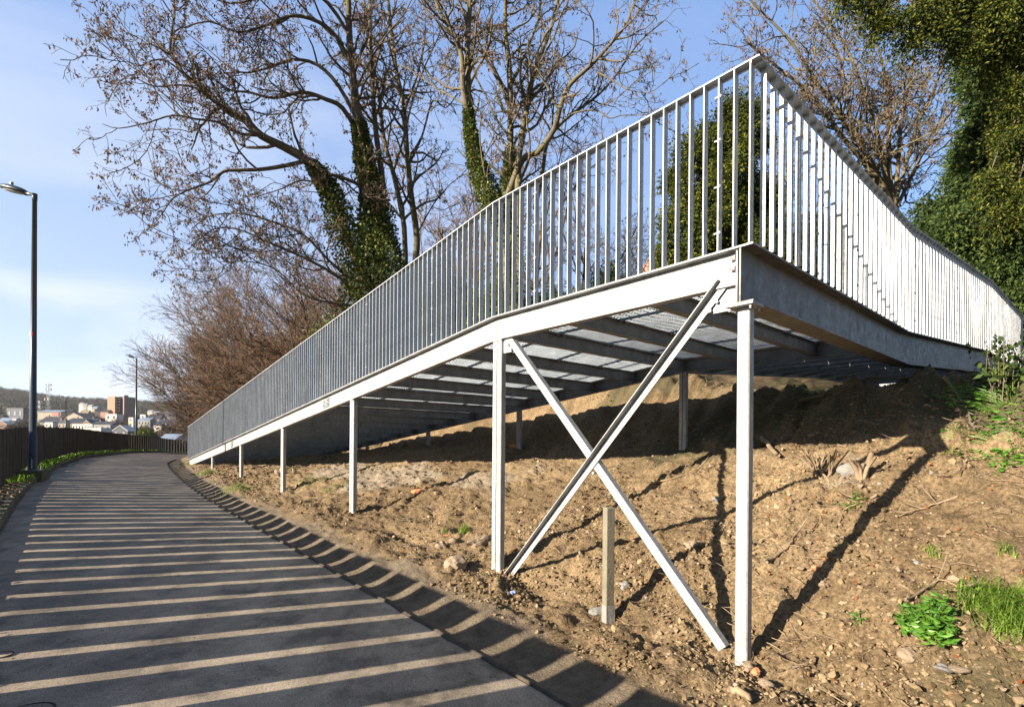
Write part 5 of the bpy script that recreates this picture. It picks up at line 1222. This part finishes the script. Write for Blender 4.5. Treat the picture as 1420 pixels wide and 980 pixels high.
# concrete marker post
def conc_post():
    s, t, z = on_ground(845, 862, 2.3); b = MB(); P = np.array(W(s, t, 0)); D = P[1]; ztop = at(840, 703, D)[2]
    a = .062; ax1 = unit(np.array([.75, -.66, 0])); R = np.stack([unit(d1v*.9+d2v*.35), unit(d2v*.9-d1v*.35), up], 1)
    r = root('marker_post', (P[0], P[1], z), 'square grey concrete post standing in front of the crossed braces', 'post')
    b.box((P[0]-.012, P[1], (z-.3+ztop)/2), (.074, .074, ztop-z+.3), R); o = b.build('shaft', M['concrete'], r)
    md = o.modifiers.new('b', 'BEVEL'); md.width = .006; md.segments = 2
    b = MB(); b.box((P[0]-.010, P[1], z+.05), (.079, .079, .15), R); b.build('foot', M['stone_g'], r)
conc_post()
def sticks():
    rng = np.random.default_rng(23)
    def stick(pix, r0, r1, label, name='dead_branch', cat='branch', grp=None, mat='wood', lift=.015, forks=0):
        pts = []
        for x, y in pix: s, t, z = on_ground(x, y); pts.append(W(s, t, z+lift))
        P = cr_spline(np.array(pts), 3); P += rng.normal(0, .006, P.shape); r = root(name, tuple(P[0]), label, cat, grp); b = MB(); b.tube(P, np.linspace(r0, r1, len(P)), 6)
        for k in range(forks):
            i = rng.integers(2, len(P)-1); d = unit(P[min(i+1, len(P)-1)]-P[i]+rng.normal(0, .03, 3)+[0, 0, .03]); b.tube([P[i], P[i]+d*.12, P[i]+d*.22+[0, 0, .02]], [r1*1.2, r1, r1*.4], 4)
        b.build('stem', M[mat], r, True)
    stick([(903, 672), (925, 668), (945, 662), (962, 656), (968, 652)], .013, .006, 'thin crooked branch lying on the bank between the brace and corner post', forks=2)
    stick([(1064, 785), (1080, 772), (1094, 762), (1104, 748)], .016, .008, 'pale crooked branch on the bank just right of the corner post', forks=1)
    stick([(1056, 612), (1068, 626), (1080, 638)], .035, .02, 'split pale log end sticking out near the shadow edge', lift=.05)
    stick([(1330, 690), (1300, 700), (1270, 712), (1240, 722)], .010, .004, 'long thin twig lying over the shadow stripe at the right', forks=3)
    stick([(1215, 690), (1190, 700), (1170, 712), (1160, 735)], .012, .006, 'dry twig curving below the cut root stump', forks=3)
    stick([(1340, 640), (1330, 655), (1300, 662)], .010, .004, 'thin dry twig at the upper right of the bank', forks=2)
    stick([(1260, 838), (1300, 812), (1340, 822), (1362, 842)], .009, .004, 'thin bent twig above the broad-leaved plant', forks=2)
    stick([(1108, 560), (1150, 548), (1200, 530), (1250, 528), (1300, 526)], .022, .008, 'long root lying in the shade under the landing beam', mat='bark', forks=3)
    stick([(1010, 962), (1032, 968), (1042, 978)], .028, .015, 'short thick pale stick at the bottom, left of the corner post foot')
    stick([(1310, 525), (1330, 555), (1345, 585), (1352, 600)], .02, .008, 'dark exposed root hanging down the upper right bank', mat='bark', forks=4)
    # cut stump with prongs
    s, t, z = on_ground(1195, 664); p = np.array(W(s, t, z)); r = root('root_stump', tuple(p), 'cut pale root stump with short prongs beside the grey slab stone', 'stump'); b = MB()
    for a, l, rr in ((.2, .26, .028), (1.5, .16, .03), (2.6, .2, .022), (3.9, .18, .016), (5, .22, .018)):
        d = np.array([math.cos(a)*.5, math.sin(a)*.5, 1]); b.tube([p-[0, 0, .05], p+d*l*.5, p+d*l+rng.normal(0, .02, 3)], [rr*1.3, rr, rr*.8], 7)
    b.build('stem', M['wood'], r, True)
    s, t, z = on_ground(1140, 662); p = np.array(W(s, t, z)); r = root('root_stump', tuple(p), 'bundle of broken root stubs left of the cut pale stump', 'stump'); b = MB()
    for k in range(16):
        a = rng.uniform(0, 6.28); d = np.array([math.cos(a)*rng.uniform(.3, 1.2), math.sin(a)*rng.uniform(.3, 1.2), 1]); l = rng.uniform(.12, .34); b.tube([p+rng.normal(0, .05, 3)*[1, 1, 0]-[0, 0, .03], p+d*l*.6, p+d*l+rng.normal(0, .03, 3)], [.012, .009, .005], 5)
    b.build('stem', M['wood'], r, True)
    # upright reddish shoots in the shade
    s, t, z = on_ground(1088, 612); p = np.array(W(s, t, z)); r = root('bare_shoots', tuple(p), 'thin reddish bare shoots standing at the shadow edge right of the corner post', 'plant'); b = MB()
    for x, y in ((1074, 582), (1092, 572), (1110, 600)): q = at(x, y, p[1]); b.tube([p, (p+q)/2+[.01, 0, .02], q], [.006, .005, .003], 4)
    b.build('stem', M['twig_brown'], r)
    # litter of small twigs on the bank: uncountable
    b = MB(); n = 2200; s = rng.uniform(.3, 8, n); t = 3.2+rng.gamma(2, 1.1, n); k = t < 8.6; s, t = s[k], t[k]; k = fbm(s+9, t, .9, 3)+.25*(s < 2.2)*(t > 4.3) > .02; s, t = s[k], t[k]; z = G(s, t, True)
    for i in range(len(s)):
        a = rng.uniform(0, 3.14); L = rng.uniform(.04, .22); p = np.array(W(s[i], t[i], z[i]+.012)); d = np.array([math.cos(a), math.sin(a), rng.uniform(-.1, .45)])*L
        b.tube([p, p+d*.5+rng.normal(0, .012, 3), p+d], [.0035, .003, .0018], 3, False)
    tag(b.build('twig_litter', M['wood']), kind='stuff')
    b = MB(); n = 900; s = rng.uniform(.2, 9, n); t = 3.0+rng.gamma(2, 1.2, n); k = t < 8.6; s, t = s[k], t[k]; z = G(s, t, True)
    b.quads(cards(rng, np.stack([s*D1[0]+t*D2[0], s*D1[1]+t*D2[1], z+.012], 1), .035, -.1, .6)); tag(b.build('leaf_litter', M['rust']), kind='stuff')
sticks()
# plants
def tuft(x, y, h, n, spread, label, cat='grass tuft', grp=None, mat='grass', flop=.5, t0=2.4):
    s, t, z = on_ground(x, y); rng = np.random.default_rng(int(x*7+y)); p0 = np.array(W(s, t, z)); r = root('grass_tuft' if cat == 'grass tuft' else 'weed', tuple(p0), label, cat, grp); Q = []
    for k in range(n):
        o = rng.normal(0, spread*.45, 2); zz = gz(s+o[0], t+o[1]); p = np.array(W(s+o[0], t+o[1], zz-.01)); a = rng.uniform(0, 6.28); L = h*rng.uniform(.55, 1.25); lean = rng.uniform(.15, flop*1.35)
        d = np.array([math.cos(a), math.sin(a), 0]); side = np.array([-d[1], d[0], 0])*rng.uniform(.0018, .0034)*(1+h); pts = [p+d*lean*L*u*u*1.1+up*L*(u*.85-.55*lean*u**3) for u in (0, .35, .7, 1)]; ws = (1, .9, .6, .08)
        for i in range(3): Q.append([pts[i]-side*ws[i], pts[i]+side*ws[i], pts[i+1]+side*ws[i+1], pts[i+1]-side*ws[i+1]])
    b = MB(); b.quads(np.array(Q)); b.build('blades', M[mat], r)
tuft(1352, 838, .19, 260, .10, 'bright green grass tuft at the right, left of a larger one', flop=1.25)
tuft(1404, 862, .20, 480, .17, 'large bright green grass tuft at the right edge', flop=1.25)
tuft(1412, 845, .19, 280, .12, 'bright green grass clump behind the large tuft at the right edge', flop=1.25)
tuft(643, 738, .17, 110, .07, 'small bright grass tuft left of the second post')
tuft(617, 738, .12, 35, .06, 'sparse little grass tuft left of the small bright one')
tuft(1208, 772, .10, 30, .05, 'tiny grass tuft in the middle of the right bank') if 0 else None
tuft(1292, 768, .10, 36, .06, 'tiny grass sprig above the broad-leaved plant at the right')
tuft(1262, 746, .08, 26, .04, 'tiny grass sprig high above the broad-leaved plant') if 0 else None
tuft(1398, 770, .12, 40, .045, 'thin grass sprigs above the right-hand tufts')
tuft(286, 658, .22, 120, .25, 'grass patch near the low end of the ramp')
tuft(322, 680, .22, 150, .45, 'long grass patch on the verge below the low posts')
tuft(262, 644, .2, 60, .2, 'grass sprigs at the toe of the ramp')
tuft(430, 668, .14, 130, .45, 'grass patch on the pale gravel behind the fourth post')
tuft(460, 680, .14, 80, .3, 'grass sprigs right of the pale gravel patch')
tuft(395, 683, .1, 30, .2, 'few grass blades at the foot of the third post') if 0 else None
def leafy(x, y, size, n, R, hh, label, mat='weed', grp=None, stems=True, ddx=0):
    s, t, z = on_ground(x, y); rng = np.random.default_rng(int(x*3+y)); p0 = np.array(W(s, t, z)); r = root('leafy_weed', tuple(p0), label, 'plant', grp); Q = []; b = MB()
    for k in range(n):
        a = rng.uniform(0, 6.28); q = R*math.sqrt(rng.random()); o = (q*math.cos(a), q*math.sin(a)); zz = gz(s+o[0], t+o[1]); h = hh*(1-.5*(q/R)**2)*rng.uniform(.5, 1.1); c = np.array(W(s+o[0], t+o[1], zz+h))
        base = p0*(.7)+np.array(W(s+o[0]*.6, t+o[1]*.6, zz))*.3; base[2] = zz; b.tube([base, (base+c)/2+[0, 0, h*.2], c], [.0025, .002, .0015], 3, False)
        d = unit(np.array([math.cos(a+rng.normal(0, .6)), math.sin(a+rng.normal(0, .6)), rng.uniform(-.3, .4)])); L = size*rng.uniform(.6, 1.3); e = unit(np.cross(d, [0, 0, 1])+rng.normal(0, .25, 3)); w = L*.38
        m1_, m2_ = c+d*L*.35-[0, 0, .004], c+d*L*.7-[0, 0, .01]
        Q += [[c, c+d*L*.2+e*w*.75, m1_+e*w*.0+[0, 0, -.006], c+d*L*.2-e*w*.75], [c+d*L*.2+e*w*.75, m2_+e*w*.6, c+d*L, m1_], [c+d*L*.2-e*w*.75, m1_, c+d*L, m2_-e*w*.6]]
    b.build('stem', M['weed'], r); b = MB(); b.quads(np.array(Q)); b.build('leaves', M[mat], r)
leafy(1292, 880, .065, 130, .13, .17, 'broad-leaved bright green plant left of the grass tufts at the right')
leafy(1258, 866, .045, 50, .08, .10, 'smaller leafy sprig joined to the left of the broad-leaved plant')
leafy(1190, 858, .022, 22, .06, .03, 'tiny yellow-green sprig left of the broad-leaved plant')
leafy(1392, 645, .055, 34, .16, .07, 'low round-leaved weed at the upper right, right of a darker one')
leafy(1375, 607, .05, 40, .2, .07, 'round-leaved weed in the sun just below the shade at the right')
leafy(1326, 600, .05, 34, .18, .08, 'dark green weed at the edge of the landing shadow', 'ivy')
leafy(1404, 560, .07, 150, .55, .22, 'lush green weed patch at the right edge below the tall dry stalks')
leafy(1345, 560, .055, 60, .4, .10, 'dark weeds in the shade left of the tall dry stalks', 'ivy')
leafy(1409, 610, .05, 60, .25, .12, 'bright weed clump at the right edge above the round-leaved weeds')
leafy(1180, 700, .03, 40, .14, .05, 'dull green sprig among roots below the cut stump', 'ivy')
leafy(1112, 540, .05, 90, .7, .08, 'dark trailing greenery on the shaded bank crest', 'ivy')
leafy(1240, 525, .05, 120, .9, .10, 'dark greenery on the bank crest under the landing beam', 'ivy')
leafy(855, 528, .05, 60, .5, .06, 'green patch on the lit bank behind the rear posts', 'ivy')
def stalks():
    rng = np.random.default_rng(61)
    for (x, y, D, ytop, n, l) in [(1384, 560, 8.2, 470, 9, 'tall dry leafy stalks in front of the end of the landing beam'), (1402, 545, 8.8, 478, 7, 'tall dry stalks at the right edge, by the railing end post')]:
        s, t, z = on_ground(x, y); p = np.array(W(s, t, z)); r = root('dry_weed', tuple(p), l, 'plant', 'tall dry weeds by the railing end'); b = MB(); C = []
        H = (y-ytop)/F*p[1]
        for k in range(n):
            d = rng.normal(0, .16, 3); d[2] = 1; o = rng.normal(0, .07, 3)*[1, 1, 0]; L = H*rng.uniform(.6, 1.1); q = np.array([p+o, p+o+d*L*.5, p+o+d*L+rng.normal(0, .05, 3)]); b.tube(q, [.005, .004, .002], 4)
            for u in rng.uniform(.3, 1, 16): C.append(p+o+d*L*u+rng.normal(0, .04, 3))
        b.build('stem', M['bark'], r); b = MB(); b.quads(cards(rng, np.array(C), .07, .5, .6)); b.build('leaves', M['ever'], r)
stalks()
def fence_grass():
    # weeds along the foot of the fence on the kerb strip
    rng = np.random.default_rng(71); n = 9000; s = np.concatenate([rng.uniform(15.5, 40, n), rng.uniform(40, 62, 2500)]); f = TF(s)
    dens = np.clip(fbm(s, s*0, 1.3, 4)*3.2+.35, .03, 1); k = rng.random(len(s)) < dens; s, f = s[k], f[k]; t = f+rng.uniform(.05, .38, len(s)); z = KT(s)-.01
    P = np.stack([s*D1[0]+t*D2[0], s*D1[1]+t*D2[1], z], 1); L = rng.uniform(.03, .14, len(s))[:, None]; d = rng.normal(0, .35, (len(s), 3)); d[:, 2] = 1; e = rng.normal(0, 1, (len(s), 3)); e[:, 2] = 0; e /= np.linalg.norm(e, axis=1)[:, None]; w = rng.uniform(.008, .028, len(s))[:, None]
    b = MB(); b.quads(np.stack([P-e*w*.5, P+e*w*.5, P+d*L+e*w*.5, P+d*L-e*w*.5], 1)); tag(b.build('kerb_weeds', M['grass']), kind='stuff')
    # dark moss and dead leaves on the kerb strip near the camera, and verge weeds
    n = 700; s = rng.uniform(3, 16, n); t = TF(s)+rng.uniform(.03, .42, n); z = KT(s)-.008
    b = MB(); b.quads(cards(rng, np.stack([s*D1[0]+t*D2[0], s*D1[1]+t*D2[1], z], 1), .04, -.1, .6)); tag(b.build('kerb_leaf_litter', M['drygrass']), kind='stuff')
fence_grass()
def path_debris():
    rng = np.random.default_rng(88); n = 900; s = rng.uniform(1.2, 26, n); e = rng.random(n) < .6; w = np.where(e, rng.choice([-1, 1], n)*(1.5-rng.gamma(1.2, .16, n)), rng.uniform(-1.5, 1.5, n)); t = .81+w
    k = (t > -.66)&(t < 2.26)&(s < 16); s, t = s[k], t[k]; z = KT(s)-.13-.15*(t+.7)/3.02+.004
    C = np.stack([s*D1[0]+t*D2[0], s*D1[1]+t*D2[1], z], 1); q = cards(rng, C, .03, -.02, .6); q[:, :, 2] = np.maximum(q[:, :, 2]*.15+C[:, None, 2]*.85, C[:, None, 2])+.002
    b = MB(); b.quads(q); tag(b.build('path_debris', M['grime']), kind='stuff')
path_debris()
# litter: crumpled blue wrapper
s, t, z = on_ground(712, 826); bm = bmesh.new(); bmesh.ops.create_icosphere(bm, subdivisions=2, radius=.03); rr_ = random.Random(4)
for v in bm.verts: v.co = Vector((v.co.x*rr_.uniform(.6, 1.3), v.co.y*rr_.uniform(.5, 1.1), v.co.z*rr_.uniform(.4, .9)))
me = bpy.data.meshes.new('wrapper'); bm.to_mesh(me); bm.free(); mm = N('blue_foil'); mm.base(mm.ramp(mm.noise(60, 2), [(.45, (.05, .14, .5)), (.6, (.6, .65, .7))])).rough(.3); me.materials.append(mm.m)
o = link(bpy.data.objects.new('wrapper', me)); o.location = W(s, t, z+.02); tag(o, 'crumpled blue and white wrapper on the soil near the crossed braces', 'litter')
# round covers set in the asphalt at the lower left
def cover(x, y, R, label):
    s = t = None
    P1_ = at(x, y, 1.0); best = None
    for D in np.linspace(1.5, 6, 900):
        X, Y, Z = P1_[0]*D, D, EYE+(P1_[2]-EYE)*D; s_, t_ = st((X, Y)); zr_ = float(KT(s_))-.13-.15*(t_+.7)/3.02
        if Z < zr_: best = (X, Y, zr_); break
    X, Y, Z = best; r = root('round_cover', (X, Y, Z), label, 'cover', 'round covers set in the path')
    for nm, ra, rb, h, m in (('rim', R, R*.93, .006, 'grime'), ('lid', R*.90, 0, .004, 'asphalt')):
        a = np.linspace(0, 2*np.pi, 41)[:-1]; b = MB(); V = [(X+ra*math.cos(q), Y+ra*math.sin(q), Z+h-.012) for q in a]+[(X+ra*math.cos(q), Y+ra*math.sin(q), Z+h) for q in a]+[(X+rb*math.cos(q), Y+rb*math.sin(q), Z+h) for q in a]
        n = 40; b.add(V, [[i, (i+1) % n, n+(i+1) % n, n+i] for i in range(n)]+[[n+i, n+(i+1) % n, 2*n+(i+1) % n, 2*n+i] for i in range(n)]); b.build(nm, M[m], r)
cover(2, 908, .06, 'small round cover at the left photo edge'); cover(36, 990, .12, 'larger round cover in the lower left corner')

# ------------------------------------------------------------------ thin winter haze over the valley
def haze():
    b = MB(); lo = float(Z_.min())-1.0; hi = float(Z_.max())+60; b.box((float(X_.min()+X_.max())/2, float(Y_.min()+Y_.max())/2, (lo+hi)/2), (float(X_.max()-X_.min())+40, float(Y_.max()-Y_.min())+40, hi-lo))
    m = bpy.data.materials.new('haze'); m.use_nodes = True; t = m.node_tree; t.nodes.remove(t.nodes['Principled BSDF']); v = t.nodes.new('ShaderNodeVolumePrincipled')
    v.inputs['Color'].default_value = (.78, .87, 1, 1); v.inputs['Density'].default_value = .00005; v.inputs['Anisotropy'].default_value = .2
    t.links.new(v.outputs[0], t.nodes['Material Output'].inputs['Volume']); tag(b.build('haze', m), kind='stuff')
haze()
